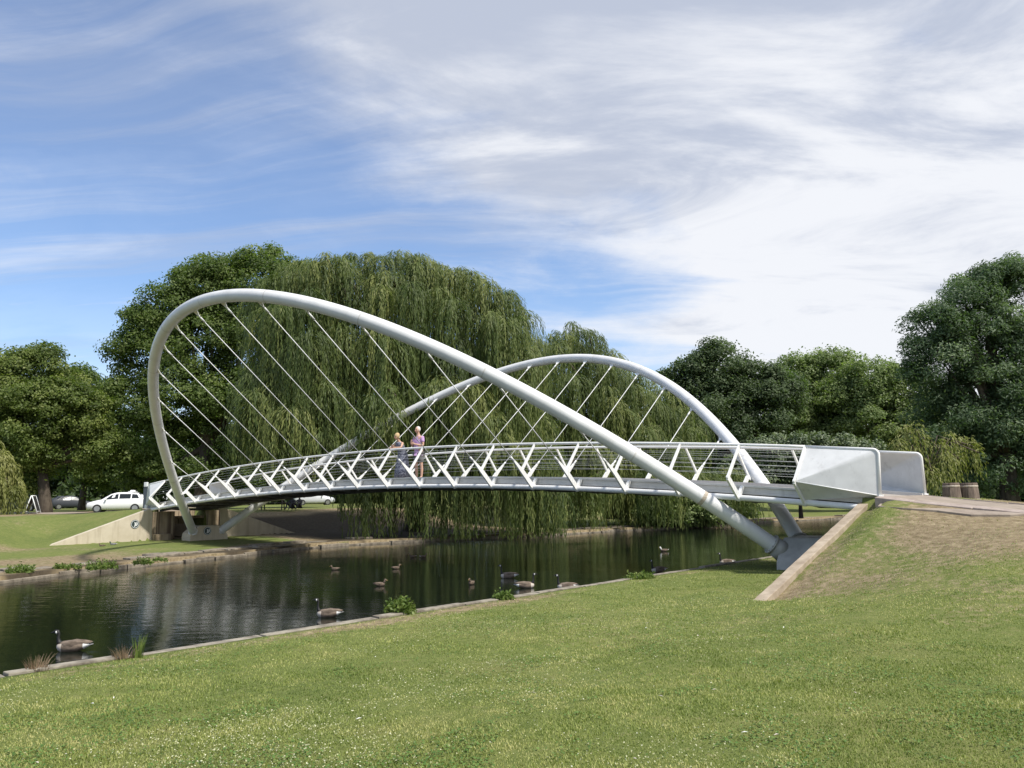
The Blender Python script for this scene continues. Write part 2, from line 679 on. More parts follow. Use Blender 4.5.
def h_near(s, t):
    s, t = np.asarray(s, float), np.asarray(t, float)
    base = 0.25 + 0.25 * sm((s - 12.6) / 9.0)
    top = np.clip(1.93 - 0.125 * np.maximum(s - 16.8, 0), 0.6, 1.93)
    at_ = np.where(t < 0, np.maximum(np.abs(t) - 2.2 * sm((s - 16.4) / 0.5), np.minimum(np.abs(t), 1.9)), np.abs(t))
    k = 1 - np.clip((at_ - 1.95) / (6.9 - 1.95), 0, 1)
    k = 0.75 * k + 0.25 * sm(k)
    wide = 1 - np.clip((at_ - 1.95) / (9.0 - 1.95 + (s - 16) * 0.25), 0, 1)
    wide = 0.6 * wide + 0.4 * sm(wide)
    mix = sm((s - 17) / 3.0)
    kk = k * (1 - mix) + wide * mix
    m = base + (top - base) * kk
    bumps = 0.02 * np.sin(s * 1.7 + 1.3 * np.sin(t * 0.9)) * np.cos(t * 1.3)
    line = 1.80 + (0.28 - 1.80) * (at_ - 1.62) / (7.02 - 1.62) - 0.06
    nearw = (1 - sm((s - 16.62) / 0.55)) * (at_ > 1.7)
    m = np.where(at_ < 7.2, m * (1 - nearw) + np.maximum(line, base - 0.03) * nearw, m)
    return np.where(s > 16.42, m + bumps * (at_ > 2.1), base) + bumps * 0.6 * (s > 13)


def h_far(s, t):
    s, t = np.asarray(s, float), np.asarray(t, float)
    s0 = np.interp(t, [-14, -6.2, 6.0, 9.0, 14.0], [-13.5, -16.1, -16.1, -12.5, -10.5])
    wd = np.interp(t, [-10, -6, 6, 9], [9, 7, 7, 6])
    strip = 0.18 + 0.16 * sm((-s - 8) / 8.0)
    pl = strip + (1.53 - strip) * sm((s0 - s) / wd)
    at_ = np.abs(t)
    k = 1 - np.clip((at_ - 1.7) / (6.1 - 1.7), 0, 1)
    hole = (at_ < 1.12) & (s > -17.5)
    md = strip + (1.78 - strip) * k * np.clip((-16.06 - s) / 0.2, 0, 1) * ~hole
    fade = sm((-s - 17) / 9)
    md = md * (1 - fade) + 1.53 * fade * (s < -16)
    md = np.where(at_ < 6.1, md, 0)
    z = np.maximum(pl, md)
    return z + 0.03 * np.sin(s * 0.7) * np.cos(t * 0.8) * (s < -17)


def graded(lo, hi, fine_lo, fine_hi, step, grow=1.25):
    a = list(np.arange(fine_lo, fine_hi + 1e-6, step))
    d, x = step, fine_hi
    while x < hi:
        d *= grow
        x = min(x + d, hi)
        a.append(x)
    d, x = step, fine_lo
    while x > lo:
        d *= grow
        x = max(x - d, lo)
        a.insert(0, x)
    return np.array(a)


def vn(x, y, seed):
    """cheap smooth value noise"""
    r = np.random.default_rng(seed).random((64, 64))
    xi, yi = np.floor(x).astype(int), np.floor(y).astype(int)
    fx, fy = sm(x - xi), sm(y - yi)
    g = lambda i, j: r[i % 64, j % 64]
    return (g(xi, yi) * (1 - fx) + g(xi + 1, yi) * fx) * (1 - fy) + (g(xi, yi + 1) * (1 - fx) + g(xi + 1, yi + 1) * fx) * fy


def dry_near(s, t):
    """how bare and dry the turf is"""
    x = np.zeros_like(s)
    hh = h_near(s, t)
    x += 0.95 * sm((hh - 0.85) / 0.6) * sm((s - 17.0) / 1.6) * (np.abs(t) > 1.9) + 0.30 * sm((s - 16.5) / 1.0) * sm((9 - t) / 3.0) * (np.abs(t) > 1.9)
    x += 0.45 * sm(1 - np.abs(s - 12.65) / 0.45)
    x += 0.40 * sm(1 - np.abs(s - 16.75) / 0.5) * (t < 7.3) * (t > 1.5)
    x += 0.55 * (vn(s * 0.35, t * 0.35, 3) - 0.45) + 0.30 * (vn(s * 1.1, t * 1.1, 33) - 0.5)
    x += 0.25 * sm((t - 15) / 4) * sm((s - 17) / 4) * vn(s * 0.8, t * 0.8, 9)
    return x


def grid_mesh(name, ss, tt, sfun, hfun, dfun, kind, skirt):
    """rows over ss, columns over tt"""
    A, B = np.meshgrid(ss, tt, indexing='ij')
    Sx = sfun(A, B)
    Z = hfun(Sx, B)
    dry = dfun(Sx, B)
    if skirt:
        Sx = np.vstack([Sx[:1], Sx])
        B = np.vstack([B[:1], B])
        Z = np.vstack([np.full((1, len(tt)), -0.9), Z])
        dry = np.vstack([dry[:1] * 0 + 1, dry])
    X = BC[0] + UX * Sx + NX * B
    Y = BC[1] + UY * Sx + NY * B
    v = np.stack([X, Y, Z], -1).reshape(-1, 3)
    n, m = X.shape
    i = np.arange(n * m).reshape(n, m)
    f = np.stack([i[:-1, :-1], i[1:, :-1], i[1:, 1:], i[:-1, 1:]], -1).reshape(-1, 4)
    me = np_mesh(name, v, f, M['ground'], ('dry', dry.ravel()), smooth=True)
    o = link(name, me)
    return tag(o, kind='structure')


ds = np.concatenate([graded(0, 360, 0, 4.09, 0.16)[:26], [4.10, 4.14], graded(4.25, 380, 4.25, 22, 0.16)])
ds = np.unique(np.round(ds, 4))
ds = ds[ds >= 0]
tt = graded(-380, 60, -10, 27, 0.16)
near_o = grid_mesh('lawn_ground', ds, tt, lambda a, b: near_edge(b) + a, h_near, dry_near, 'structure', True)


def dry_shade_far(s, t):
    e = far_edge(t) - s
    x = 0.08 + (0.2 + 3.4 * vn(s * 1.3, t * 1.3, 27)) * sm(1 - np.abs(e - 0.6) / 2.4) + 0.12 * sm((t - 3) / 4) * (1 - sm((e - 7) / 4))
    # worn tan path along the top of the bank
    X = BC[0] + UX * s + NX * t
    Y = BC[1] + UY * s + NY * t
    cx = -22.2 - (Y - 35.6) * 0.17
    x += 0.9 * sm(1.5 - np.abs(X - cx + 3.4) / 0.9) * (Y > 26)
    x += 0.70 * (vn(s * 0.35, t * 0.35, 5) - 0.42) + 0.35 * (vn(s * 1.2, t * 1.2, 6) - 0.5)
    # worn brown slope below the willows, coloured darker to stand in for canopy shade
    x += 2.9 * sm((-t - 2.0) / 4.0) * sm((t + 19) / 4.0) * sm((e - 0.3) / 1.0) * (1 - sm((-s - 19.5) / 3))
    x += 0.35 * sm((e - 2.0) / 2) * (np.abs(t - 9) < 6) * (1 - sm((e - 4) / 3)) * vn(s, t, 8)
    return x


dsf = np.unique(np.round(np.concatenate([graded(0, 380, 0, 26, 0.3), np.arange(6.0, 13.0, 0.08)]), 3))
ttf = graded(-390, 120, -40, 24, 0.35)
grid_mesh('far_bank_ground', dsf, ttf, lambda a, b: far_edge(b) - a, h_far, dry_shade_far, 'structure', True)

# water and river bed
wx = graded(-500, 600, -30, 40, 1.0, 1.4)
v = []
A, B = np.meshgrid(wx, wx, indexing='ij')
ii = np.arange(A.size).reshape(A.shape)
ff = np.stack([ii[:-1, :-1], ii[1:, :-1], ii[1:, 1:], ii[:-1, 1:]], -1).reshape(-1, 4)
wv = np.stack([A, B + 20, np.zeros_like(A)], -1).reshape(-1, 3)
tag(link('river_water', np_mesh('river_water', wv, ff, M['water'], smooth=True)), kind='structure')
bed = wv.copy()
bed[:, 2] = -0.85
tag(link('river_bed', np_mesh('river_bed', bed, ff, M['path'])), kind='structure')

# near kerb: weathered edging of long boards / stones with small offsets
mb = MB()
t = -60.0
while t < 30:
    ln = random.uniform(1.1, 2.4)
    o = random.uniform(-0.02, 0.02)
    z = 0.27 + random.uniform(-0.015, 0.015)
    a0 = Vector(P3(S_NEAR - 0.09 + o, t, 0))
    pts = []
    for zz in (-0.6, z):
        for ds_, dt_ in ((-0.12, 0.012), (0.06, 0.012), (0.06, ln - 0.012), (-0.12, ln - 0.012)):
            pts.append(P3(S_NEAR - 0.03 + o + ds_, t + dt_, zz + random.uniform(-0.008, 0.008)))
    mb.hull8(pts)
    t += ln
tag(mb.obj('bank_kerb', M['kerb'], bevel=0.012), 'long weathered kerb edging the near lawn along the water', 'kerb')

# far stone edging in rough courses
mb = MB()
for lay, (zz, off, hh) in enumerate(((0.02, 0.05, 0.07), (0.08, -0.40, 0.07), (0.15, -0.85, 0.07), (0.19, -1.3, 0.05))):
    t = -60.0
    while t < 26:
        ln = random.uniform(0.5, 1.7)
        if lay == 0 or random.random() < (0.85, 0.85, 0.65, 0.35)[lay]:
            e0, e1 = float(far_edge(t)), float(far_edge(t + ln))
            jz, jo = random.uniform(-0.035, 0.035), random.uniform(-0.12, 0.12)
            dep = random.uniform(0.35, 0.6)
            pts = []
            for z in (zz - 0.3, zz + hh + jz):
                pts += [P3(e0 + off + jo - dep, t + .01, z), P3(e0 + off + jo + 0.12, t + .01, z), P3(e1 + off + jo + 0.12, t + ln - .01, z), P3(e1 + off + jo - dep, t + ln - .01, z)]
            mb.hull8(pts)
        t += ln
tag(mb.obj('stone_edging', M['stone'], bevel=0.015), 'rough stone courses edging the far bank at the waterline', 'edging')

# ------------------------------------------------------------------ abutments, footings, wing walls
def abutment(sgn):
    lab = 'pale concrete abutment on the far bank with sloping wing walls and a round dark emblem' if sgn < 0 else \
          'concrete abutment at the near end of the bridge with a tan sloping coping beam'
    sw = -16.0 if sgn < 0 else 16.4
    root = thing('bridge_abutment', lab, 'abutment', P3(sw, 0, 0.2))
    ztop, tb = (1.84, 6.2) if sgn < 0 else (1.80, 7.0)
    zb = 0.34 if sgn < 0 else 0.28
    th = 0.32 * -1 if sgn < 0 else 0.15
    for sd in (1, -1):
        mb = MB()
        poly = [P3(sw, sd * 1.72, -0.4), P3(sw, sd * tb, -0.4), P3(sw, sd * tb, zb - 0.02), P3(sw, sd * 1.72, ztop)]
        d = P3(th, 0, 0) - P3(0, 0, 0)
        mb.prism(poly, d)
        mb.obj('wing_wall', M['abut'] if sgn < 0 else M['conc_grey'], root)
        if sgn > 0:
            mb = MB()
            n = 30
            rings = []
            for k in range(n + 1):
                f = k / n
                tt_ = sd * (1.62 + (tb + 0.02 - 1.62) * f)
                z = ztop + (zb - ztop) * f + 0.055 + random.uniform(-0.004, 0.004)
                w0 = sw - 0.04 + random.uniform(-0.004, 0.004)
                rings.append([P3(w0, tt_, z - 0.16), P3(w0 + 0.21, tt_, z - 0.16), P3(w0 + 0.21, tt_, z), P3(w0, tt_, z)])
            mb.loft(rings, smooth=False)
            mb.obj('coping', M['coping'], root, bevel=0.012)
    # end wall below the deck, set back
    mb = MB()
    sb = sw + (-0.02 if sgn < 0 else 0.02)
    if sgn < 0:
        for q0, q1, sq in ((0.62, 1.70, sb), (-1.70, -1.10, sb), (-1.10, 0.62, sb - 1.3)):
            mb.prism([P3(sq, q0, -0.4), P3(sq, q1, -0.4), P3(sq, q1, 1.66), P3(sq, q0, 1.66)], P3(-0.3, 0, 0) - P3(0, 0, 0))
        mb.prism([P3(sb - 0.301, -1.10, 1.30), P3(sb - 0.301, 0.62, 1.30), P3(sb - 0.301, 0.62, 1.42), P3(sb - 0.301, -1.10, 1.42)], P3(-1.0, 0, 0) - P3(0, 0, 0))
        for q in (-1.12, 0.60):
            mb.prism([P3(sb - 0.301, q, -0.4), P3(sb - 0.301, q + 0.02, -0.4), P3(sb - 0.301, q + 0.02, 1.42), P3(sb - 0.301, q, 1.42)], P3(-1.0, 0, 0) - P3(0, 0, 0))
    else:
        mb.prism([P3(sb, -1.70, -0.4), P3(sb, 1.70, -0.4), P3(sb, 1.70, 1.42), P3(sb, -1.70, 1.42)], P3(0.3, 0, 0) - P3(0, 0, 0))
    if sgn < 0:
        # shelf at the foot of the wall and a dark recess frame
        mb.hull8([P3(-15.97, 0.95, 0.1), P3(-15.6, 0.95, 0.1), P3(-15.6, 1.70, 0.1), P3(-15.97, 1.70, 0.1), P3(-15.97, 0.95, 0.62), P3(-15.6, 0.95, 0.62), P3(-15.6, 1.70, 0.62), P3(-15.97, 1.70, 0.62)])
    mb.obj('end_wall', M['stained'], root)
    return root


ab_far = abutment(-1)
ab_near = abutment(1)


def emblem(root, s, t, z, r, flip=0):
    """round dark disc with a pale swirl, painted plate fixed to the concrete"""
    mb = MB()
    n = 32
    c = [P3(s, t + r * math.cos(2 * math.pi * k / n), z + r * math.sin(2 * math.pi * k / n)) for k in range(n)]
    mb.prism(c, P3(0.012, 0, 0) - P3(0, 0, 0), 0)
    ring = []
    def strip(pts, w, off=0.014):
        for (a, b), (wa, wb) in zip(zip(pts[:-1], pts[1:]), zip(w[:-1], w[1:])):
            dx, dy = b[0] - a[0], b[1] - a[1]
            l = math.hypot(dx, dy) or 1
            nx, ny = -dy / l, dx / l
            q = [(a[0] + nx * wa, a[1] + ny * wa), (b[0] + nx * wb, b[1] + ny * wb), (b[0] - nx * wb, b[1] - ny * wb), (a[0] - nx * wa, a[1] - ny * wa)]
            vv = [P3(s + off, t + x * r, z + y * r) for x, y in q]
            mb.prism(vv, P3(0.006, 0, 0) - P3(0, 0, 0), 1)
    # pale ring
    pts = [(0.86 * math.cos(a), 0.86 * math.sin(a)) for a in np.linspace(0, 2 * math.pi, 29)]
    strip(pts, [0.045] * 29)
    # two wing-like strokes inside
    a1 = [(0.30 + 0.36 * math.cos(a), -0.05 + 0.52 * math.sin(a)) for a in np.linspace(1.9, 4.6, 9)]
    strip(a1, [0.03, 0.08, 0.12, 0.15, 0.16, 0.15, 0.12, 0.08, 0.03])
    a2 = [(-0.10 + 0.34 * math.cos(a), 0.05 + 0.50 * math.sin(a)) for a in np.linspace(2.1, 4.4, 9)]
    strip(a2, [0.03, 0.07, 0.10, 0.13, 0.14, 0.13, 0.10, 0.07, 0.03])
    return mb.obj('round_emblem', [M['ink'], M['paint_white']], root)


emblem(ab_far, -15.995, 2.52, 1.12, 0.20)

# thrust blocks that take the arch feet
TH = 0.7926


def footing(sgn):
    lab = 'pale concrete footing block under the far end with a dark round emblem' if sgn < 0 else \
          'smooth grey footing block taking both arch feet beside the coping beam'
    root = thing('arch_footing', lab, 'footing', P3(sgn * 14.6, 0, 0.15))
    mb = MB()
    s_in = 13.95 if sgn < 0 else 14.12
    s_out = 14.75 if sgn < 0 else 16.38
    prof = [(-1.0, -0.3), (0.86, -0.3), (0.90, 0.50), (0.86, 0.66), (0.46, 0.98), (-0.50, 0.98), (-0.92, 0.62), (-1.0, 0.42)]
    if sgn > 0:
        prof = [(-0.86, -0.3), (0.80, -0.3), (0.98, -0.02), (1.05, 0.22), (1.02, 0.48), (0.55, 1.0), (-0.55, 1.0), (-1.02, 0.48), (-1.05, 0.22), (-0.98, -0.02)]
    poly = [P3(sgn * s_in, a, z) for a, z in prof]
    mb.prism(poly, P3(sgn * (s_out - s_in), 0, 0) - P3(0, 0, 0))
    mb.obj('block', M['abut'] if sgn < 0 else M['conc_grey'], root, bevel=0.05 if sgn > 0 else 0.02)
    if sgn < 0:
        emblem(root, -13.94, 0.06, 0.74, 0.19)
    return root


foot_far = footing(-1)
foot_near = footing(1)

# ------------------------------------------------------------------ the footbridge
br = thing('footbridge', 'white arched footbridge with crossing outward leaning arches and cables over the river', 'footbridge', P3(0, 0, 1.9))
BAY = 1.6


def camb(s):
    return 2.1 + 0.2854 + 0.7181 * (1 - (s / 16.0) ** 2)


def fl(s, k):
    return k * (s / 15.2) ** 2


def Fp(s, sd):
    return P3(s, sd * (1.6205 + fl(s, 0.1159)), camb(s) - 0.6127)


def Kp(s, sd):
    return P3(s, sd * (2.0966 + fl(s, 0.1586)), camb(s) - 0.1411)


def Rp(s, sd):
    return P3(s, sd * (1.5107 + fl(s, 0.0323)), camb(s) + 0.6444)


def arch_sec(T):
    g = 1 - T * T
    z = -1.3772 + 7.0073 * g + 0.3579 * g * g - 0.0976 * g ** 3
    y = 0.6936 + math.tan(TH) * (z + 1.3772) - 0.0587 * g * (1 - g) * 4
    return 14.0693 * T, y, z + 2.1


def arch_at_s(s, sd, drop=0.0):
    _, y, z = arch_sec(s / 14.0693)
    return P3(s, sd * (y - drop * math.sin(TH)), z - drop * math.cos(TH))


AR = 0.185
for sd in (1, -1):
    mb = MB()
    Ts = np.concatenate([np.linspace(-1.012, -0.9, 14), np.linspace(-0.89, 0.89, 130), np.linspace(0.9, 1.012, 14)])
    pts = []
    for T in Ts:
        a, y, z = arch_sec(T)
        pts.append(P3(a, sd * y, z))
    mb.tube(pts, AR, n=28)
    arch = mb.obj('arch', M['steel'], br)
    # flanges at both feet
    for e in (0, -1):
        sg = -1 if e == 0 else 1
        pq = []
        for TT in ((0.993, 0.978) if e == -1 else (1.0, 0.985)):
            a, y, z = arch_sec(sg * TT)
            pq.append(P3(a, sd * y, z))
        p, q = pq
        d = (q - p).normalized()
        mb = MB()
        fr = 0.25 if e == -1 else 0.215
        mb.tube([p + d * 0.02, p + d * 0.06], fr, n=28)
        mb.tube([p - d * 0.30, p + d * 0.02], [fr + 0.01, fr - 0.03], n=28)
        for k in range(10):
            a = 2 * math.pi * k / 10
            u = d.orthogonal().normalized()
            w = d.cross(u)
            c = p + (u * math.cos(a) + w * math.sin(a)) * (fr - 0.022)
            mb.tube([c + d * 0.06, c + d * 0.085], 0.016, n=6)
        mb.obj('foot_flange', M['conc_grey'] if e == -1 else M['steel'], arch)
    if sd == 1:
        k = int(len(pts) * 0.0)
        Tr = 0.905
        a, y, z = arch_sec(Tr)
        a2, y2, z2 = arch_sec(Tr + 0.004)
        mb = MB()
        mb.tube([P3(a, y, z), P3(a2, y2, z2)], AR + 0.004, n=28, caps=False)
        mb.obj('rusty_seam', M['rust'], arch)
    for Tr in np.linspace(-0.82, 0.82, 9):
        a, y, z = arch_sec(Tr)
        a2, y2, z2 = arch_sec(Tr + 0.0018)
        mb = MB()
        mb.tube([P3(a, sd * y, z), P3(a2, sd * y2, z2)], AR + 0.003, n=28, caps=False)
        mb.obj('weld_seam', M['fascia'], arch)
    # lugs and cables
    for i in range(2, 18):
        s = (i - 9.5) * BAY
        top = arch_at_s(s, sd)
        lug = arch_at_s(s, sd, 0.33)
        kp = Kp(s, sd)
        d = (lug - kp).normalized()
        # triangular lug plate lying in the plane of the arch
        tt0 = arch_at_s(s - 0.22, sd)
        tt1 = arch_at_s(s + 0.10, sd)
        al = (tt1 - tt0).normalized()
        nrm = al.cross(d).normalized()
        mb = MB()
        base = top - d * (AR - 0.03)
        poly = [base - al * 0.14, base + al * 0.14, lug + al * 0.03 - d * 0.04, lug - al * 0.03 - d * 0.04]
        mb.prism([p - nrm * 0.012 for p in poly], nrm * 0.024)
        mb.tube([lug - d * 0.10, lug + d * 0.03], 0.028, n=8)
        mb.obj('cable_lug', M['steel2'], arch)
        if 3 <= i <= 16:
            mb = MB()
            st = kp + d * 0.44
            mb.tube([st, lug - d * 0.08], 0.014, n=6)
            mb.tube([st - d * 0.02, st + d * 0.16], 0.030, n=8)
            mb.tube([lug - d * 0.30, lug - d * 0.06], 0.028, n=8)
            mb.obj('cable', M['cable'], br)

# deck slab, fascias, bottom tubes, handrails
SS = np.arange(-16.8, 16.81, 0.4)


def strip_beam(name, prof, mat, ss=SS, bevel=0):
    """prof(s) -> list of (t, z) points"""
    mb = MB()
    rings = []
    for s in ss:
        rings.append([P3(s, a, z) for a, z in prof(s)])
    mb.loft(rings, smooth=False)
    return mb.obj(name, mat, br, bevel=bevel)


strip_beam('deck', lambda s: [(-1.40, camb(s) - 0.48), (1.40, camb(s) - 0.48), (1.40, camb(s) - 0.39), (-1.40, camb(s) - 0.39)], M['deck'])
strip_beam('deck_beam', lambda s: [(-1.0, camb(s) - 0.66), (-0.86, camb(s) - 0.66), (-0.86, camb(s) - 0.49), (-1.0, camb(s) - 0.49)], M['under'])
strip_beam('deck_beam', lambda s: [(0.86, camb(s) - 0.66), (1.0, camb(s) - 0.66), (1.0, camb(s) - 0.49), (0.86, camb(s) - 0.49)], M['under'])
for sd in (1, -1):
    strip_beam('fascia', lambda s: [(sd * 1.405, camb(s) - 0.53), (sd * 1.47, camb(s) - 0.53), (sd * 1.47, camb(s) - 0.50), (sd * 1.445, camb(s) - 0.49),
                                    (sd * 1.445, camb(s) - 0.38), (sd * 1.49, camb(s) - 0.36), (sd * 1.49, camb(s) - 0.315), (sd * 1.405, camb(s) - 0.315)], M['fascia'])
    mb = MB()
    mb.tube([Fp(s, sd) for s in np.arange(-16.5, 16.51, 0.3)], 0.068, n=14)
    mb.obj('bottom_tube', M['steel'], br)
    mb = MB()
    mb.tube([Rp(s, sd) for s in np.arange(-15.2, 15.21, 0.4)], 0.036, n=12)
    mb.obj('handrail', M['steel2'], br)
    # tensioned rail wires
    for k in range(6):
        f = 0.12 + 0.145 * k
        mb = MB()
        pts = []
        for i in range(20):
            s = (i - 9.5) * BAY
            K, Q = Kp(s, sd), Rp(s, sd)
            pts.append(K.lerp(Q, f))
        mb.tube(pts, 0.0030, n=5)
        mb.obj('rail_wire', M['wire'], br)
# cross members below the deck
for i in range(20):
    s = (i - 9.5) * BAY
    mb = MB()
    a, b = Fp(s, 1), Fp(s, -1)
    mid = P3(s, 0, camb(s) - 0.72)
    mb.tube([a, P3(s, 0.9, camb(s) - 0.70), mid, P3(s, -0.9, camb(s) - 0.70), b], [0.04, 0.05, 0.055, 0.05, 0.04], n=8)
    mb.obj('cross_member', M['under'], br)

# kinked posts: flat arm up from the bottom tube, then post leaning back to the handrail
for sd in (1, -1):
    for i in range(20):
        s = (i - 9.5) * BAY
        F_, K_, R_ = Fp(s, sd), Kp(s, sd), Rp(s, sd)
        ux = P3(1, 0, 0) - P3(0, 0, 0)
        lug = arch_at_s(s, sd, 0.33) if 2 <= i <= 17 else None
        d1 = (K_ - F_).normalized()
        if lug is not None:
            dk = (lug - K_).normalized()
            ext = min(0.46, (lug - K_).length)
            tip = K_ + dk * ext
        else:
            tip = K_ + d1 * 0.05
        mb = MB()
        # plate thickness runs along the deck, so the arm reads as a flat blade seen from the side
        nrm = d1.cross(ux).normalized()
        def blade(a, b, wa, wb, th):
            dd = (b - a).normalized()
            n_ = dd.cross(ux).normalized()
            mb.hull8([a - n_ * wa - ux * th, a + n_ * wa - ux * th, a + n_ * wa + ux * th, a - n_ * wa + ux * th,
                      b - n_ * wb - ux * th, b + n_ * wb - ux * th, b + n_ * wb + ux * th, b - n_ * wb + ux * th])
        blade(F_ - d1 * 0.05, K_, 0.072, 0.068, 0.026)
        blade(K_ - d1 * 0.02, tip, 0.067, 0.024, 0.024)
        blade(K_ - (R_ - K_).normalized() * 0.04, R_, 0.042, 0.028, 0.022)
        # stub cleat joining tube and fascia
        c0 = P3(s, sd * (abs(1.6205 + fl(s, .1159)) - 0.02), camb(s) - 0.56)
        c1 = P3(s, sd * 1.50, camb(s) - 0.36)
        blade(c0, c1, 0.05, 0.04, 0.035)
        mb.tube([F_ - ux * 0.05, F_ + ux * 0.05], 0.078, n=14)
        mb.obj('railing_post', M['steel2'], br)

# folded end panels
for sd in (1, -1):
    for e in (-1, 1):
        s0, s1 = e * 15.2, e * 16.8
        K_, R0, F0 = Kp(s0, sd), Rp(s0, sd), Fp(s0, sd)
        R1 = P3(s1, sd * 1.56, camb(s1) + 0.6444)
        E1 = P3(s1, sd * 1.66, camb(s1) - 0.34)
        # rounded top outer corner
        rc = 0.11
        ax = (R1 - R0).normalized()
        dn = (E1 - R1).normalized()
        arc = []
        for k in range(6):
            a = math.pi / 2 * k / 5
            arc.append(R1 - ax * rc * (1 - math.sin(a)) + dn * rc * (1 - math.cos(a)))
        mb = MB()
        cen = R1 - ax * rc + dn * rc
        off = P3(0, -sd * 0.012, 0) - P3(0, 0, 0)
        F1 = F0.lerp(K_, 0.12)
        for polyset in ([[R0, arc[0], K_]], [[K_, arc[k], arc[k + 1]] for k in range(5)], [[K_, arc[5], E1]], [[K_, E1, F1]]):
            for tri in polyset:
                mb.prism(tri, off)
        mb.obj('end_panel', M['panel'], br)
        mb = MB()
        rim = [R0, arc[0]] + arc[1:] + [E1]
        mb.tube(rim, 0.033, n=10)
        mb.tube([E1, K_], 0.012, n=8)
        mb.tube([K_, R0], 0.030, n=8)
        # foot of the end frame
        mb.hull8([E1 + Vector(v) for v in ((-.06, -.06, -.16), (.06, -.06, -.16), (.06, .06, -.16), (-.06, .06, -.16), (-.05, -.05, .02), (.05, -.05, .02), (.05, .05, .02), (-.05, .05, .02))])
        mb.obj('panel_frame', M['steel2'], br)

# ------------------------------------------------------------------ paths on the embankments
def path_strip(name, sgn, s_from, s_to, half, lift, mat, hf):
    mb = MB()
    rings = []
    for s in np.arange(s_from, s_to, 0.4):
        q = sgn * s
        zz = float(hf(np.array(q), np.array(0.0))) + lift
        rings.append([P3(q, -half, zz - 0.2), P3(q, half, zz - 0.2), P3(q, half, zz), P3(q, -half, zz)])
    mb.loft(rings, smooth=False)
    return tag(mb.obj(name, mat), kind='structure')


path_strip('near_path', 1, 16.75, 44, 1.55, 0.03, M['path'], h_near)
path_strip('far_path', -1, 16.35, 60, 1.5, 0.03, M['path'], h_far)
# pinkish edging slabs beside the near path
for sd, lab in ((1, 'pinkish edging slabs along the lawn side of the bridge path'), (-1, 'pinkish edging slabs along the far side of the bridge path')):
    mb = MB()
    s = 16.78
    while s < 30:
        ln = random.uniform(0.7, 1.3)
        zz = float(h_near(np.array(s), np.array(0.0)))
        z2 = float(h_near(np.array(s + ln), np.array(0.0)))
        j = random.uniform(-0.012, 0.012)
        t0, t1 = sd * (1.56), sd * (1.98 + random.uniform(-.02, .02))
        mb.hull8([P3(s, t0, zz - .2), P3(s, t1, zz - .2), P3(s + ln - .015, t1, z2 - .2), P3(s + ln - .015, t0, z2 - .2),
                  P3(s, t0, zz + .05 + j), P3(s, t1, zz + .02 + j), P3(s + ln - .015, t1, z2 + .02 + j), P3(s + ln - .015, t0, z2 + .05 + j)])
        s += ln
    tag(mb.obj('path_edging', M['paving'], bevel=0.015), lab, 'kerb')
# broken concrete slab at the head of the slope
mb = MB()
out = [(16.9, 2.02), (17.0, 2.5), (17.5, 2.62), (18.1, 2.5), (18.7, 2.55), (19.3, 2.3), (19.6, 2.02)]
vs_t = [P3(a, b, float(h_near(np.array(a), np.array(b))) + 0.04) for a, b in out]
mb.prism([v_ + Vector((0, 0, -0.10)) for v_ in vs_t], (0, 0, 0.10))
tag(mb.obj('broken_slab', M['path'], bevel=0.01), 'cracked pale slab edge sticking out at the top of the slope', 'slab')

# two wooden barrel posts
def barrel(px, py, Y, label):
    p = at(px, py, Y)
    s, t = to_st(p.x, p.y)
    z = p.z
    root = thing('wooden_bollard', label, 'bollard', (p.x, p.y, z - 0.03), group='wooden bollards on the embankment')
    mb = MB()
    n = 20
    prof = [(0.218, 0.0), (0.215, 0.10), (0.206, 0.25), (0.192, 0.42), (0.188, 0.50), (0.178, 0.515)]
    rings = []
    for r, h in prof:
        rings.append([Vector((p.x + math.cos(2 * math.pi * k / n) * r * (1 + 0.03 * (k % 2)), p.y + math.sin(2 * math.pi * k / n) * r * (1 + 0.03 * (k % 2)), z - 0.03 + h)) for k in range(n)])
    mb.loft(rings, smooth=False)
    mb.obj('staves', M['wood'], root)
    for h, r in ((0.10, 0.223), (0.43, 0.198)):
        mb = MB()
        rr = [[Vector((p.x + math.cos(2 * math.pi * k / 24) * q, p.y + math.sin(2 * math.pi * k / 24) * q, z - 0.03 + hh)) for k in range(24)] for q, hh in ((r - .01, h - .022), (r, h - .02), (r, h + .02), (r - .01, h + .022))]
        mb.loft(rr, caps=False)
        mb.obj('hoop', M['rust'], root)
    return root


barrel(952.5, 502.5, 20.9, 'round wooden bollard nearer the white end panel')
barrel(970.5, 502.5, 20.9, 'round wooden bollard farther from the white end panel')

# ------------------------------------------------------------------ foliage generators
def unit(n):
    v = RNG.normal(size=(n, 3))
    return v / np.linalg.norm(v, axis=1)[:, None]


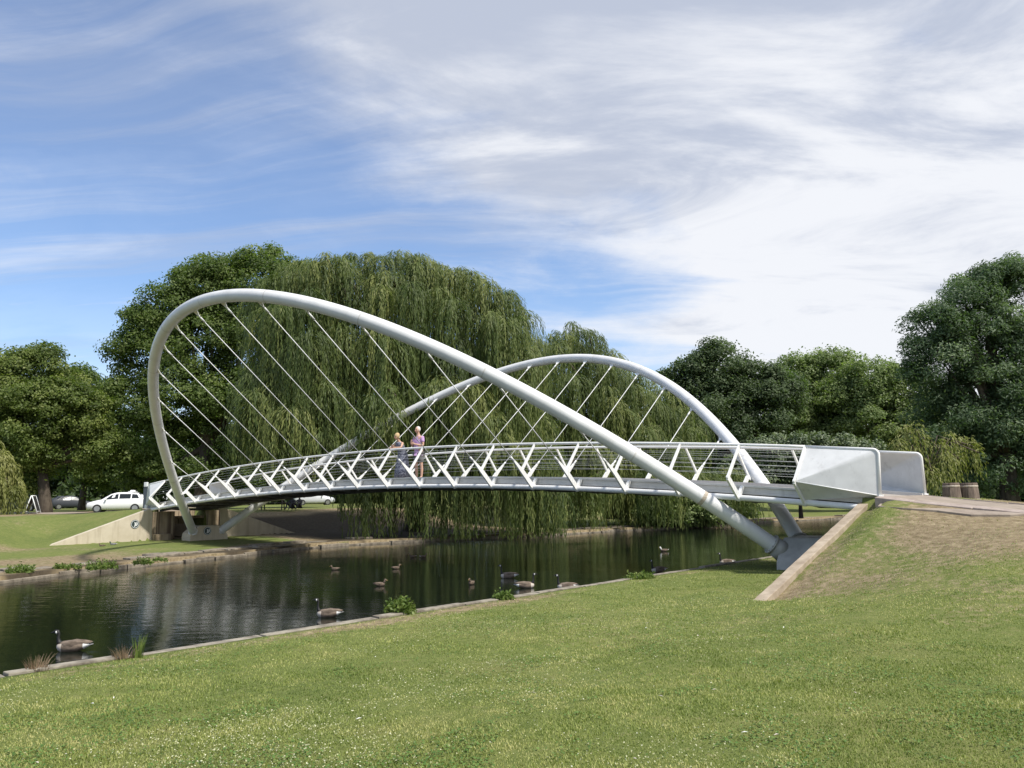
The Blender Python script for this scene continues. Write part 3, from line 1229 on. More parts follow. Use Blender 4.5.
def leaf_quads(c, size, aspect=0.55, droop=0.0, dirs=None, face=None):
    """diamond shaped, slightly folded leaves at centres c; returns verts, faces"""
    n = len(c)
    a = unit(n) if dirs is None else dirs
    if droop:
        a[:, 2] -= droop
        a /= np.linalg.norm(a, axis=1)[:, None]
    if face is not None:
        N_ = face + unit(n) * 0.75
        if dirs is None:
            a = np.cross(N_, unit(n))
            a /= np.linalg.norm(a, axis=1)[:, None] + 1e-9
        b = np.cross(N_, a)
    else:
        b = np.cross(a, unit(n))
    b /= np.linalg.norm(b, axis=1)[:, None] + 1e-9
    nn = np.cross(a, b)
    L = (size * RNG.uniform(0.65, 1.35, n))[:, None]
    w = L * aspect
    p0 = c - a * L * 0.5
    p2 = c + a * L * 0.5
    p1 = c + b * w * 0.5 + nn * L * 0.08
    p3 = c - b * w * 0.5 + nn * L * 0.08
    v = np.stack([p0, p1, p2, p3], 1).reshape(-1, 3)
    f = np.arange(4 * n).reshape(n, 4)
    return v, f


def limbs_mb(mb, base, top_pts, r0, n_side=9):
    for p in top_pts:
        mid = base.lerp(p, 0.5) + Vector((random.uniform(-.4, .4), random.uniform(-.4, .4), random.uniform(-.3, .6)))
        mb.tube([base, mid, p], [r0, r0 * 0.6, r0 * 0.12], n=n_side)


def broad_tree(name, label, lobes, Y, mat, trunk_px, base_z, leaf=0.22, dens=1.0, clump_r=0.9, trunk_r=0.35, group=None, aspect=0.6, seed=1, cat='tree', limb_n=9):
    """lobes: (px, py, radius_px, depth offset in m)"""
    global RNG
    RNG = np.random.default_rng(seed)
    rnd = random.Random(seed)
    tb = at(trunk_px, 500, Y)
    base = Vector((tb.x, tb.y, base_z))
    root = thing(name, label, cat, base, group=group)
    vs, fs, at_ = [], [], []
    off = 0
    tops = []
    extra = []
    for (lx, ly, lr, dy) in lobes:
        if lr >= 18:
            for _ in range(3):
                a = rnd.uniform(0, 2 * math.pi)
                extra.append((lx + math.cos(a) * lr * 0.80, ly + math.sin(a) * lr * 0.72, lr * rnd.uniform(0.32, 0.55), dy + rnd.uniform(-1.2, 1.2)))
    lobes = list(lobes) + extra
    for (lx, ly, lr, dy) in lobes:
        c = np.array(at(lx, ly, Y + dy))
        r = lr / FPX * (Y + dy)
        tops.append(Vector(c))
        nc = max(5, int(2.1 * (r / clump_r) ** 2 * 3.0))
        d = unit(nc)
        d[:, 2] = np.where(d[:, 2] < -0.55, -d[:, 2], d[:, 2])
        rad = r * RNG.uniform(0.45, 1.04, nc) ** 0.6
        cc = c + d * rad[:, None] * np.array([1, 1, 0.92])
        for q in range(nc):
            cr = clump_r * RNG.uniform(0.55, 1.35)
            nl = int(150 * dens * (cr / 0.9) ** 2 * (0.22 / leaf) ** 2)
            e = unit(nl) * (RNG.uniform(0.15, 1.0, nl) ** 0.5)[:, None] * cr * np.array([1, 1, 0.62])
            e[:, 2] -= 0.20 * (np.hypot(e[:, 0], e[:, 1]) ** 2) / cr
            out = e / cr * 0.7 + (cc[q] - c) / r * 0.45 + np.array([0, 0, 0.55])
            v_, f_ = leaf_quads(cc[q] + e, leaf, aspect, 0.25, face=out)
            hue = np.clip(RNG.normal(0.5, 0.20) + RNG.normal(0, 0.14, nl), 0, 1)
            vs.append(v_)
            fs.append(f_ + off)
            at_.append(np.repeat(hue, 4))
            off += len(v_)
        # stray twigs that break the outline
        ns = int(60 * dens * r * (0.22 / leaf))
        dd = unit(ns)
        pp = c + dd * (r * RNG.uniform(0.95, 1.16, ns))[:, None]
        v_, f_ = leaf_quads(pp, leaf * 1.1, aspect, 0.2)
        vs.append(v_)
        fs.append(f_ + off)
        at_.append(np.repeat(np.clip(RNG.normal(0.55, 0.2, ns), 0, 1), 4))
        off += len(v_)
    me = np_mesh('crown', np.concatenate(vs), np.concatenate(fs), mat, np.concatenate(at_))
    link('crown', me, root)
    mb = MB()
    ctr = sum(tops, Vector()) / len(tops)
    h1 = base.z + (ctr.z - base.z) * 0.45
    fork = Vector((base.x + (ctr.x - base.x) * 0.25, base.y, h1))
    mb.tube([base + Vector((0, 0, -0.3)), base + Vector((0, 0, 0.5)), fork], [trunk_r * 1.35, trunk_r, trunk_r * 0.75], n=12)
    rnd.shuffle(tops)
    limbs_mb(mb, fork, tops[:limb_n], trunk_r * 0.5)
    mb.obj('trunk', M['bark'], root)
    return root


def willow(name, label, fountains, mat, base, trunk_r, zmin_f, seed=1, strand_n=70, leaf=(0.27, 0.040), cat='willow', dens=1.0, group=None, spread=1.0):
    """fountains: (px, py, Y, radius_m, length_m): strands spring from the top, arch outwards and hang"""
    global RNG
    RNG = np.random.default_rng(seed)
    root = thing(name, label, cat, base, group=group)
    P, A, D, G = [], [], [], []
    for (fx, fy, Y, r, ln) in fountains:
        c = np.array(at(fx, fy, Y))
        ns = max(6, int(strand_n * (r / 1.5) ** 1.3))
        hue0 = RNG.normal(0.5, 0.17)
        for k in range(ns):
            a = RNG.uniform(0, 2 * math.pi)
            rr = r * math.sqrt(RNG.uniform(0.01, 1.0))
            L = ln * RNG.uniform(0.45, 1.12)
            dx, dy = math.cos(a), math.sin(a)
            step = 0.17
            n = max(4, int(L / step))
            q = np.arange(n) / n
            out = rr * (0.45 + 0.55 * (1 - np.exp(-q * L / (0.30 * r + 0.2))))
            z = -q * L + 0.10 * r * (1 - (rr / r) ** 2) - 0.25 * r * RNG.random() + 0.25 * r * np.sin(np.clip(q * L / (0.7 * r), 0, math.pi)) * (rr / r)
            sway = 0.05 * np.sin(q * 5 + a * 3) * q
            px_ = c[0] + dx * out + sway
            py_ = c[1] + dy * out + sway * 0.5
            pz_ = c[2] + z
            ok = pz_ > zmin_f
            pts = np.stack([px_, py_, pz_], 1)[ok]
            m_ = len(pts)
            if m_ < 2:
                continue
            rep = 2
            pts = np.repeat(pts, rep, 0) + RNG.normal(0, 0.045, (m_ * rep, 3))
            P.append(pts)
            dirs = RNG.normal(0, 0.15, (m_ * rep, 3)) + np.array([0, 0, -1.0])
            # near the spring the shoots still point outwards
            ww = np.repeat(np.exp(-q[ok] * L / 0.7), rep)[:, None]
            dirs = dirs + ww * np.array([dx, dy, 0.5]) * 0.8
            D.append(dirs / np.linalg.norm(dirs, axis=1)[:, None])
            G.append(np.tile([dx * 0.9, dy * 0.9 - 0.35, 0.5], (m_ * rep, 1)))
            A.append(np.clip(hue0 + RNG.normal(0, 0.17) + RNG.normal(0, 0.06, m_ * rep), 0, 1))
    P, D, A = np.concatenate(P), np.concatenate(D), np.concatenate(A)
    v_, f_ = leaf_quads(P, leaf[0], leaf[1] / leaf[0], 0.0, dirs=D, face=np.concatenate(G))
    link('crown', np_mesh('crown', v_, f_, mat, np.repeat(A, 4)), root)
    mb = MB()
    base = Vector(base)
    fs_ = [Vector(at(f[0], f[1], f[2])) for f in fountains]
    topz = max(p.z for p in fs_)
    cx = sum(p.x for p in fs_) / len(fs_)
    cy = sum(p.y for p in fs_) / len(fs_)
    fork = Vector((base.x * 0.8 + cx * 0.2, base.y * 0.8 + cy * 0.2, base.z + (topz - base.z) * 0.32))
    mb.tube([base + Vector((0, 0, -0.4)), base + Vector((0.05, 0, 0.6)), fork], [trunk_r * 1.4, trunk_r, trunk_r * 0.8], n=12)
    rnd = random.Random(seed)
    rnd.shuffle(fs_)
    for p in fs_[:26]:
        mid = fork.lerp(p, 0.55) + Vector((0, 0, 0.6))
        mb.tube([fork, mid, p - Vector((0, 0, 0.2))], [trunk_r * 0.42, trunk_r * 0.22, 0.03], n=7)
    mb.obj('trunk', M['bark'], root)
    return root


LM = {
    'lime': leafmat('leaf_mid_green', (0.053, 0.085, 0.021), (0.109, 0.158, 0.040), (0.206, 0.254, 0.078), trans=0.45),
    'olive': leafmat('leaf_olive', (0.061, 0.092, 0.021), (0.124, 0.168, 0.042), (0.242, 0.277, 0.083), trans=0.45),
    'dark': leafmat('leaf_dark', (0.047, 0.073, 0.033), (0.083, 0.120, 0.054), (0.142, 0.189, 0.088), trans=0.42),
    'mid': leafmat('leaf_bright', (0.105, 0.145, 0.050), (0.180, 0.235, 0.088), (0.280, 0.330, 0.140), trans=0.45),
    'silver': leafmat('leaf_silver', (0.054, 0.092, 0.042), (0.099, 0.151, 0.076), (0.224, 0.289, 0.165), trans=0.42),
    'willow': leafmat('leaf_willow', (0.050, 0.078, 0.019), (0.106, 0.144, 0.037), (0.225, 0.245, 0.076), trans=0.35),
    'willow2': leafmat('leaf_willow_yellow', (0.130, 0.150, 0.040), (0.210, 0.225, 0.066), (0.32, 0.32, 0.12), trans=0.35),
    'pale': leafmat('leaf_pale', (0.095, 0.130, 0.075), (0.160, 0.200, 0.120), (0.26, 0.30, 0.19), trans=0.3),
    'reed': leafmat('reed', (0.07, 0.12, 0.02), (0.13, 0.19, 0.04), (0.22, 0.26, 0.07), trans=0.3),
    'dead': leafmat('dead_stems', (0.12, 0.08, 0.05), (0.20, 0.14, 0.09), (0.30, 0.23, 0.15), trans=0.1),
}

GZ = 1.5
# left group
broad_tree('lime_tree', 'rounded olive green tree at the left edge of the photo', [
    (8, 375, 30, 0), (40, 378, 34, 1), (-15, 410, 48, 0), (30, 420, 42, -1), (68, 415, 36, 0), (10, 460, 36, 0), (62, 455, 36, 1), (88, 440, 26, 1), (-30, 380, 40, 2)],
    56, LM['olive'], 46, GZ, leaf=0.18, clump_r=0.75, seed=11, trunk_r=0.4)
broad_tree('park_tree', 'darker tree peeping between the left edge tree and the tall green one', [
    (75, 385, 22, 0), (95, 400, 22, 0), (60, 400, 25, 1), (100, 430, 28, 1), (85, 455, 35, 0), (110, 470, 30, 0), (130, 470, 26, 1)],
    72, LM['lime'], 82, GZ, leaf=0.24, clump_r=0.9, seed=12, trunk_r=0.3)
broad_tree('tall_green_tree', 'tall mid green tree behind the left loop of the arch', [
    (168, 312, 34, 0), (150, 330, 30, 0), (195, 293, 32, 1), (215, 290, 36, 1), (262, 283, 33, 0), (300, 290, 32, 2), (150, 350, 36, 0), (200, 345, 45, 0), (255, 335, 45, 1), (305, 330, 38, 2), (135, 400, 30, 0), (180, 400, 42, -1), (235, 405, 42, 0),
    (290, 400, 45, 2), (140, 440, 34, 0), (195, 450, 40, 0), (250, 455, 36, 2), (150, 475, 24, 1), (300, 455, 34, 3), (330, 370, 40, 4)],
    60, LM['lime'], 200, GZ, leaf=0.195, clump_r=0.9, seed=13, trunk_r=0.5, limb_n=16, dens=0.9)
# big willow: fountains listed over its outline
rw = random.Random(5)
F1 = []


def add_f(lst, x0, x1, ytop, n, Y0, Y1, r, ln, jit=10):
    for k in range(n):
        x = x0 + (x1 - x0) * (k + rw.random()) / n
        lst.append((x, ytop(x) + rw.uniform(0, jit), rw.uniform(Y0, Y1), rw.uniform(*r), rw.uniform(*ln)))


top1 = lambda x: float(np.interp(x, [240, 262, 290, 330, 370, 410, 440, 460, 485, 508, 528, 540, 550], [322, 282, 262, 252, 250, 250, 258, 268, 277, 290, 308, 335, 372]))
add_f(F1, 255, 526, top1, 52, 43, 47, (0.6, 1.3), (1.6, 4.5), 9)
add_f(F1, 262, 526, lambda x: top1(x) + 14, 36, 43, 47, (0.6, 1.3), (1.6, 4.0), 14)
add_f(F1, 250, 540, lambda x: top1(x) + 30, 34, 41.5, 46, (1.0, 1.7), (3.0, 6.0), 20)
add_f(F1, 245, 545, lambda x: top1(x) + 70, 36, 40.8, 45, (1.1, 1.8), (3.5, 7), 28)
add_f(F1, 262, 550, lambda x: max(top1(x) + 110, 375), 36, 40.3, 44, (1.1, 1.8), (3.5, 7), 34)
add_f(F1, 270, 545, lambda x: 430, 30, 40.3, 44, (1.0, 1.6), (2.0, 3.6), 30)
# curtains reaching the water, leaving gaps between them
for (x, y, Y, r, ln) in [(362, 430, 40.6, 0.55, 6.2), (397, 450, 41.0, 0.5, 4.6), (372, 470, 41, .5, 3.8), (432, 430, 40.4, 0.6, 6.2), (452, 440, 40.2, 0.7, 5.6), (470, 450, 40.5, 0.7, 4.9), (492, 430, 41, 0.7, 5.6), (505, 450, 41.2, 0.7, 4.8),
                         (440, 460, 40.8, .6, 4.2), (482, 460, 40.6, .6, 3.6), (345, 440, 41.5, .6, 3.6), (412, 440, 41.6, .6, 4.0), (525, 455, 42, .8, 4.0)]:
    F1.append((x, y, Y, r, ln))
# clump that hides a length of the rear arch
for (x, y, Y, r, ln) in [(372, 396, 38.6, .9, 2.6), (392, 402, 38.2, .8, 2.2), (356, 410, 38.8, .8, 2.4), (380, 418, 38.4, .7, 2.0), (366, 424, 38.6, .7, 2.0), (388, 385, 38.8, .9, 2.6)]:
    F1.append((x, y, Y, r, ln))
for (x, y) in ((408, 462), (418, 455), (428, 470), (446, 468), (458, 462), (466, 474), (478, 470), (490, 462), (498, 474), (512, 468), (380, 462), (388, 474), (350, 462), (368, 480)):
    F1.append((x, y, rw.uniform(40.2, 41.4), 0.45, rw.uniform(2.6, 3.9)))
F1 = [(x, y, Y, r, ln if x > 338 else min(ln, max(1.2, (468 - y) / 830 * 43))) for (x, y, Y, r, ln) in F1]
willow('weeping_willow', 'large weeping willow trailing its strands to the water behind the bridge', F1, LM['willow'], tuple(P3(-12.5, -11.5, 0.3)), 0.55, 0.12, seed=21, strand_n=64)

F2 = []
top2 = lambda x: float(np.interp(x, [520, 545, 570, 590, 615, 640, 670, 700, 730], [362, 334, 322, 328, 350, 374, 392, 411, 432]))
add_f(F2, 528, 700, top2, 26, 53, 57, (0.6, 1.3), (2.0, 4.0), 8)
add_f(F2, 520, 700, lambda x: top2(x) + 14, 26, 51, 57, (1.0, 1.7), (2.5, 5.0), 16)
add_f(F2, 520, 725, lambda x: top2(x) + 45, 32, 50, 56, (1.1, 1.8), (3.0, 6.0), 26)
add_f(F2, 525, 735, lambda x: max(top2(x) + 80, 430), 30, 49, 55, (1.1, 1.8), (3.0, 5.5), 22)
add_f(F2, 560, 760, lambda x: 468, 24, 49, 54, (0.9, 1.5), (2.0, 3.2), 18)
for x in (548, 556, 588, 596, 604, 640, 652, 664, 676):
    F2.append((x, 470 + rw.uniform(-8, 8), 47.0 + rw.uniform(-1, 1), 0.6, 3.2))
willow('weeping_willow', 'second weeping willow, lower, behind the middle of the bridge', F2, LM['willow'], (6.5, 55, 0.9), 0.5, 0.15, seed=22, strand_n=60)

# low bushy growth at the right end of the far bank
broad_tree('bank_shrub', 'leafy shrub at the waterline beneath the right half of the bridge', [(655, 512, 18, 0), (680, 508, 22, 0), (705, 512, 16, 0), (735, 505, 18, 1)], 50, LM['mid'], 680, 0.2, leaf=0.16, clump_r=0.5, seed=23, trunk_r=0.08, cat='shrub')

# trees to the right of the willows
broad_tree('dark_round_tree', 'dark rounded tree standing right of the smaller arch', [
    (720, 368, 28, 0), (690, 385, 26, 0), (750, 385, 30, 0), (715, 405, 38, 0), (765, 415, 36, 0), (735, 440, 36, 0), (690, 425, 30, 1), (780, 390, 22, 0), (700, 455, 30, 1)],
    74, LM['dark'], 735, GZ, leaf=0.23, clump_r=1.0, seed=31, trunk_r=0.45)
broad_tree('park_tree', 'light green tree just right of the dark rounded tree', [
    (800, 378, 28, 0), (830, 372, 26, 0), (795, 415, 36, 0), (840, 410, 38, -1), (820, 440, 36, 0), (780, 440, 30, 0)],
    80, LM['mid'], 815, GZ, leaf=0.23, clump_r=1.0, seed=32, trunk_r=0.4)
broad_tree('park_tree', 'light green tree over the right end panel, left of the big right edge tree', [
    (870, 385, 30, 0), (905, 392, 28, 0), (875, 425, 36, 0), (915, 430, 36, 0), (945, 420, 36, 1), (890, 455, 32, 0), (855, 400, 28, 1)],
    76, LM['mid'], 885, GZ, leaf=0.23, clump_r=1.0, seed=33, trunk_r=0.4)
broad_tree('pale_shrub', 'pale grey green willow scrub low behind the railings at right', [
    (760, 452, 16, 0), (785, 450, 18, 0), (815, 448, 16, 0), (840, 449, 16, 0), (868, 450, 14, 0), (800, 475, 22, 0), (840, 475, 22, 0), (770, 478, 20, 0), (735, 470, 16, 1)],
    56, LM['pale'], 800, 0.6, leaf=0.18, clump_r=0.55, seed=34, trunk_r=0.12, cat='shrub')
broad_tree('silver_tree', 'big dark silvery leaved tree at the right edge of the photo', [
    (1000, 285, 26, 0), (965, 305, 28, 0), (1025, 300, 36, 1), (935, 325, 22, 0), (920, 345, 14, 0), (985, 340, 42, 0), (945, 365, 34, 0), (1030, 350, 44, 0), (985, 400, 46, 0), (1040, 410, 50, 0), (945, 420, 34, 0.5),
    (1000, 455, 44, 0), (960, 465, 30, 1), (1045, 470, 46, 0), (1070, 350, 50, 0), (1085, 430, 50, 0), (1012, 265, 12, 0)],
    44, LM['silver'], 1010, 0.4, leaf=0.20, clump_r=0.75, seed=35, trunk_r=0.5, aspect=0.30, limb_n=14, dens=1.5)
F3 = []
for (x, y, r, ln) in [(905, 428, .45, 2.2), (915, 424, .4, 2.0), (897, 440, .4, 2.0), (925, 436, .4, 1.9), (905, 452, .5, 1.6), (938, 442, .45, 1.6), (950, 434, .4, 1.5), (962, 438, .4, 1.2), (972, 440, .35, 1.3), (945, 455, .5, 1.4), (920, 462, .5, 1.4), (932, 470, .45, 1.1), (958, 452, .35, 1.2), (895, 460, .4, 1.4), (978, 446, .25, 1.0)]:
    F3.append((x, y, 26 + rw.uniform(-.6, .6), r, ln))
willow('young_willow', 'small yellow green willow between the end panel and the wooden bollards', F3, LM['willow2'], tuple(at(925, 505, 26.2)), 0.07, 0.3, seed=24, strand_n=120, leaf=(0.13, 0.028), cat='willow')
F4 = [(x, y, 47 + rw.uniform(-1, 1), .8, 2.4) for x, y in ((-8, 440), (2, 452), (8, 462), (-10, 465), (12, 478), (0, 480), (15, 488))]
willow('edge_willow', 'bright green hanging willow cut by the left edge beside the sign', F4, LM['willow2'], tuple(at(-12, 512, 47)), 0.25, 1.4, seed=25, strand_n=80, leaf=(0.24, 0.045))

# far woodland that closes the view
def woodland():
    global RNG
    RNG = np.random.default_rng(99)
    vs, fs, aa = [], [], []
    off = 0
    for k in range(760):
        az = RNG.uniform(-0.80, 0.80)
        Y = RNG.uniform(105, 135)
        x = az * Y
        hgt = RNG.uniform(8.5, 11) if az < 0.15 else RNG.uniform(8.0, 12.5)
        zc = RNG.uniform(0.0, 1.0) ** 1.4 * hgt
        nl = 300
        cr = RNG.uniform(1.8, 3.2)
        c = np.array([x, Y, 1.0 + zc])
        e = unit(nl) * (RNG.uniform(0.2, 1, nl) ** 0.5)[:, None] * cr
        v_, f_ = leaf_quads(c + e, 0.75, 0.7, 0.2)
        vs.append(v_)
        fs.append(f_ + off)
        off += len(v_)
        aa.append(np.repeat(np.clip(RNG.normal(0.4, 0.18) + RNG.normal(0, .1, nl), 0, 1), 4))
    o = link('far_woodland', np_mesh('far_woodland', np.concatenate(vs), np.concatenate(fs), LM['dark'], np.concatenate(aa)))
    tag(o, 'dark distant band of woodland closing the view across the park', 'woodland', kind='stuff')


woodland()

#@@PART2
# ------------------------------------------------------------------ cars
def car_paint(name, col, rough=0.25):
    m, nt, b = new_mat(name)
    f = nz(nt, 3.0)
    nt.links.new(ramp(nt, f, [(0.3, tuple(c * 0.92 for c in col)), (0.7, col)]), b.inputs['Base Color'])
    b.inputs['Roughness'].default_value = rough + 0.15
    b.inputs['Coat Weight'].default_value = 0.25
    b.inputs['Coat Roughness'].default_value = 0.2
    return m


def flat(name, col, rough=0.5, metal=0.0, emit=None):
    m, nt, b = new_mat(name)
    f = nz(nt, 9.0)
    nt.links.new(ramp(nt, f, [(0.3, tuple(c * 0.85 for c in col)), (0.7, col)]), b.inputs['Base Color'])
    b.inputs['Roughness'].default_value = rough
    b.inputs['Metallic'].default_value = metal
    return m


M['glass'] = flat('tinted_glass', (0.02, 0.025, 0.03), 0.22)
M['glass'].node_tree.nodes['Principled BSDF'].inputs['Specular IOR Level'].default_value = 0.2
M['rim'] = flat('alloy_rim', (0.45, 0.45, 0.46), 0.35, 0.8)
M['lamp'] = flat('headlight_glass', (0.65, 0.68, 0.70), 0.15)
M['redlamp'] = flat('red_tail_light', (0.35, 0.02, 0.02), 0.2)
M['white_car'] = car_paint('white_car_paint', (0.84, 0.85, 0.86))
M['red_car'] = car_paint('red_car_paint', (0.16, 0.015, 0.02))
M['dark_car'] = car_paint('dark_car_paint', (0.03, 0.035, 0.045))
M['dark_car'].node_tree.nodes['Principled BSDF'].inputs['Coat Weight'].default_value = 0.0
M['dark_car'].node_tree.nodes['Principled BSDF'].inputs['Roughness'].default_value = 0.65
M['pale_car'] = car_paint('pale_car_paint', (0.55, 0.57, 0.60))


def make_car(label, paint, pos, rz, group):
    root = thing('parked_car', label, 'car', pos, rz, group)
    Z0 = (0, 0, 0)
    # stations along the length: x, half width at belt, z of sill, belt, roof, half width at roof
    st = [(2.08, 0.62, 0.36, 0.62, 0.64, 0.55), (1.98, 0.78, 0.26, 0.74, 0.76, 0.70), (1.45, 0.87, 0.22, 0.86, 0.90, 0.76), (1.05, 0.88, 0.21, 0.92, 0.98, 0.74),
          (0.45, 0.88, 0.21, 0.95, 1.36, 0.62), (0.05, 0.88, 0.21, 0.96, 1.47, 0.60), (-0.7, 0.88, 0.21, 0.97, 1.48, 0.60), (-1.35, 0.88, 0.22, 0.99, 1.42, 0.58),
          (-1.80, 0.85, 0.26, 1.00, 1.18, 0.60), (-2.02, 0.78, 0.34, 0.94, 0.98, 0.66), (-2.08, 0.70, 0.42, 0.80, 0.84, 0.60)]
    mb = MB()
    rings = []
    for x, hw, zs, zb, zr, hr in st:
        half = [(0, zs), (hw * 0.85, zs), (hw * 0.98, zs + 0.10), (hw, (zs + zb) / 2), (hw * 0.97, zb), (hr, zr - 0.04), (hr * 0.8, zr), (0, zr + 0.015)]
        pts = [Vector((x, y, z)) for y, z in half] + [Vector((x, -y, z)) for y, z in half[::-1][1:-1]]
        rings.append(pts)
    mb.loft(rings)
    body = mb.obj('body', paint, root, loc=Z0)

    def interp(x, k):
        xs = [q[0] for q in st][::-1]
        return float(np.interp(x, xs, [q[k] for q in st][::-1]))
    # side windows
    for sd in (1, -1):
        for x0, x1, x0t, x1t in ((0.82, -0.10, 0.40, -0.10), (-0.18, -0.95, -0.18, -0.95), (-1.03, -1.55, -1.03, -1.38)):
            mb = MB()
            q = []
            for x, top in ((x0, 0), (x1, 0), (x1t, 1), (x0t, 1)):
                hw, zb, zr, hr = interp(x, 1), interp(x, 3), interp(x, 4), interp(x, 5)
                f = 0.10 if not top else 0.86
                q.append(Vector((x, sd * (hw * 0.97 * (1 - f) + hr * f + 0.012), zb * (1 - f) + (zr - 0.04) * f)))
            mb.prism(q, (0, -sd * 0.03, 0))
            mb.obj('window', M['glass'], root, loc=Z0)
        mb = MB()
        mb.box((0.72, sd * 0.95, 1.0), (0.12, 0.18, 0.12), taper=0.8)
        mb.obj('wing_mirror', paint, root, loc=Z0, bevel=0.02)
        mb = MB()
        mb.sphere((1.86, sd * 0.66, 0.66), 0.15, sc=(0.9, 0.8, 0.5))
        mb.obj('headlight', M['lamp'], root, loc=Z0)
        mb = MB()
        mb.box((-1.99, sd * 0.66, 0.86), (0.12, 0.16, 0.24))
        mb.obj('tail_light', M['redlamp'], root, loc=Z0, bevel=0.02)
    mb = MB()
    mb.prism([Vector((1.02, .62, 1.0)), Vector((1.02, -.62, 1.0)), Vector((0.45, -.52, 1.36)), Vector((0.45, .52, 1.36))], (0.03, 0, 0.02))
    mb.obj('windscreen', M['glass'], root, loc=Z0)
    mb = MB()
    mb.prism([Vector((-1.42, .5, 1.38)), Vector((-1.42, -.5, 1.38)), Vector((-1.83, -.56, 1.08)), Vector((-1.83, .56, 1.08))], (-0.03, 0, 0.02))
    mb.obj('rear_window', M['glass'], root, loc=Z0)
    mb = MB()
    mb.box((2.05, 0, 0.46), (0.08, 1.0, 0.20))
    mb.obj('grille', M['black'], root, loc=Z0, bevel=0.02)
    for x in (1.30, -1.28):
        for sd in (1, -1):
            mb = MB()
            mb.tube([(x, sd * 0.70, 0.31), (x, sd * 0.90, 0.31)], 0.31, n=24)
            w = mb.obj('wheel', M['black'], root, loc=Z0)
            mb = MB()
            mb.tube([(x, sd * 0.86, 0.31), (x, sd * 0.912, 0.31)], [0.19, 0.20], n=20)
            mb.obj('rim', M['rim'], w, loc=Z0)
    return root


cp = at(118.5, 510.3, 54)
rc = make_car('white hatchback parked under the trees left of the abutment', M['white_car'], (cp.x, cp.y, 1.50), R(180 + 14), 'parked cars in the park')
mb = MB()
mb.box((-0.95, 0, 1.52), (0.5, 0.9, 0.05))
mb.box((-0.95, 0, 1.58), (0.35, 0.7, 0.12), taper=0.7)
mb.obj('roof_box', M['white_car'], rc, loc=(0, 0, 0), bevel=0.02)
rc.scale = (0.86, 0.86, 0.86)
cp = at(60, 507.5, 92)
make_car('dark car with red tail lights partly hidden by tree trunks', M['dark_car'], (cp.x + 1.2, cp.y, 1.5), R(35), 'parked cars in the park')
cp = at(19, 509, 72)
make_car('dark car parked behind the folding sign', M['dark_car'], (cp.x, cp.y, 1.5), R(185), 'parked cars in the park')
cp = at(314, 505.5, 88)
make_car('pale car far behind the willow strands below the deck', M['pale_car'], (cp.x, cp.y, 1.5), R(20), 'parked cars in the park')

# ------------------------------------------------------------------ folding sign
sp_ = at(32.5, 514, 50)
sg = thing('folding_sign', 'white framed folding sign board standing on the tan path', 'sign', (sp_.x, sp_.y, 1.53), R(12))
for sd in (1, -1):
    # two leaning frames hinged at the top, seen from the end
    mb = MB()
    for y in (-0.32, 0.32):
        mb.tube([(sd * 0.36, y, 0), (0.02 * sd, y, 1.08)], 0.030, n=8)
    mb.tube([(0.02 * sd, -0.32, 1.08), (0.02 * sd, 0.32, 1.08)], 0.030, n=8)
    mb.tube([(sd * 0.31, -0.32, 0.16), (sd * 0.31, 0.32, 0.16)], 0.022, n=8)
    mb.obj('frame', M['paint_white'], sg, loc=(0, 0, 0))
    mb = MB()
    mb.hull8([(sd * 0.31, -.30, .18), (sd * 0.31, .30, .18), (sd * 0.325, .30, .18), (sd * 0.325, -.30, .18), (sd * 0.035, -.30, 1.04), (sd * 0.035, .30, 1.04), (sd * 0.05, .30, 1.04), (sd * 0.05, -.30, 1.04)])
    mb.obj('board', M['black'], sg, loc=(0, 0, 0))

# slim grey post with a pale head behind the end of the deck
M['grey_plate'] = flat('grey_plate', (0.07, 0.09, 0.11), 0.5)
pp = at(148, 503, 47)
pr = thing('information_post', 'slim grey information post with pale head beside the far end panel', 'post', (pp.x, pp.y, 1.5), R(-20))
mb = MB()
mb.box((0, 0, 0.75), (0.62, 0.12, 1.5))
mb.obj('body', M['grey_plate'], pr, loc=(0, 0, 0), bevel=0.02)
mb = MB()
mb.box((-0.16, -0.02, 1.6), (0.22, 0.14, 0.26))
mb.obj('head', M['paint_white'], pr, loc=(0, 0, 0), bevel=0.03)

# picnic table below the deck
bp_ = at(273, 509, 52)
pt = thing('picnic_table', 'dark picnic table on the grass seen under the far end of the deck', 'picnic table', (bp_.x, bp_.y, 1.5), R(8))
M['dark_wood'] = surf('dark_wood', (0.025, 0.02, 0.015), (0.06, 0.045, 0.035), scale=8)
mb = MB(); mb.box((0, 0, 0.72), (1.6, 0.7, 0.05)); mb.obj('tabletop', M['dark_wood'], pt, loc=(0, 0, 0), bevel=0.01)
for sd in (1, -1):
    mb = MB(); mb.box((0, sd * 0.65, 0.44), (1.6, 0.26, 0.045)); mb.obj('bench', M['dark_wood'], pt, loc=(0, 0, 0), bevel=0.01)
    mb = MB()
    mb.hull8([(sd * .6 - .03, -.72, 0), (sd * .6 + .03, -.72, 0), (sd * .6 + .03, -.62, 0), (sd * .6 - .03, -.62, 0), (sd * .6 - .03, -.28, .7), (sd * .6 + .03, -.28, .7), (sd * .6 + .03, -.18, .7), (sd * .6 - .03, -.18, .7)])
    mb.hull8([(sd * .6 - .03, .62, 0), (sd * .6 + .03, .62, 0), (sd * .6 + .03, .72, 0), (sd * .6 - .03, .72, 0), (sd * .6 - .03, .18, .7), (sd * .6 + .03, .18, .7), (sd * .6 + .03, .28, .7), (sd * .6 - .03, .28, .7)])
    mb.box((sd * .6 - .045, 0, 0.40), (0.03, 1.45, 0.09))
    mb.obj('leg', M['dark_wood'], pt, loc=(0, 0, 0))

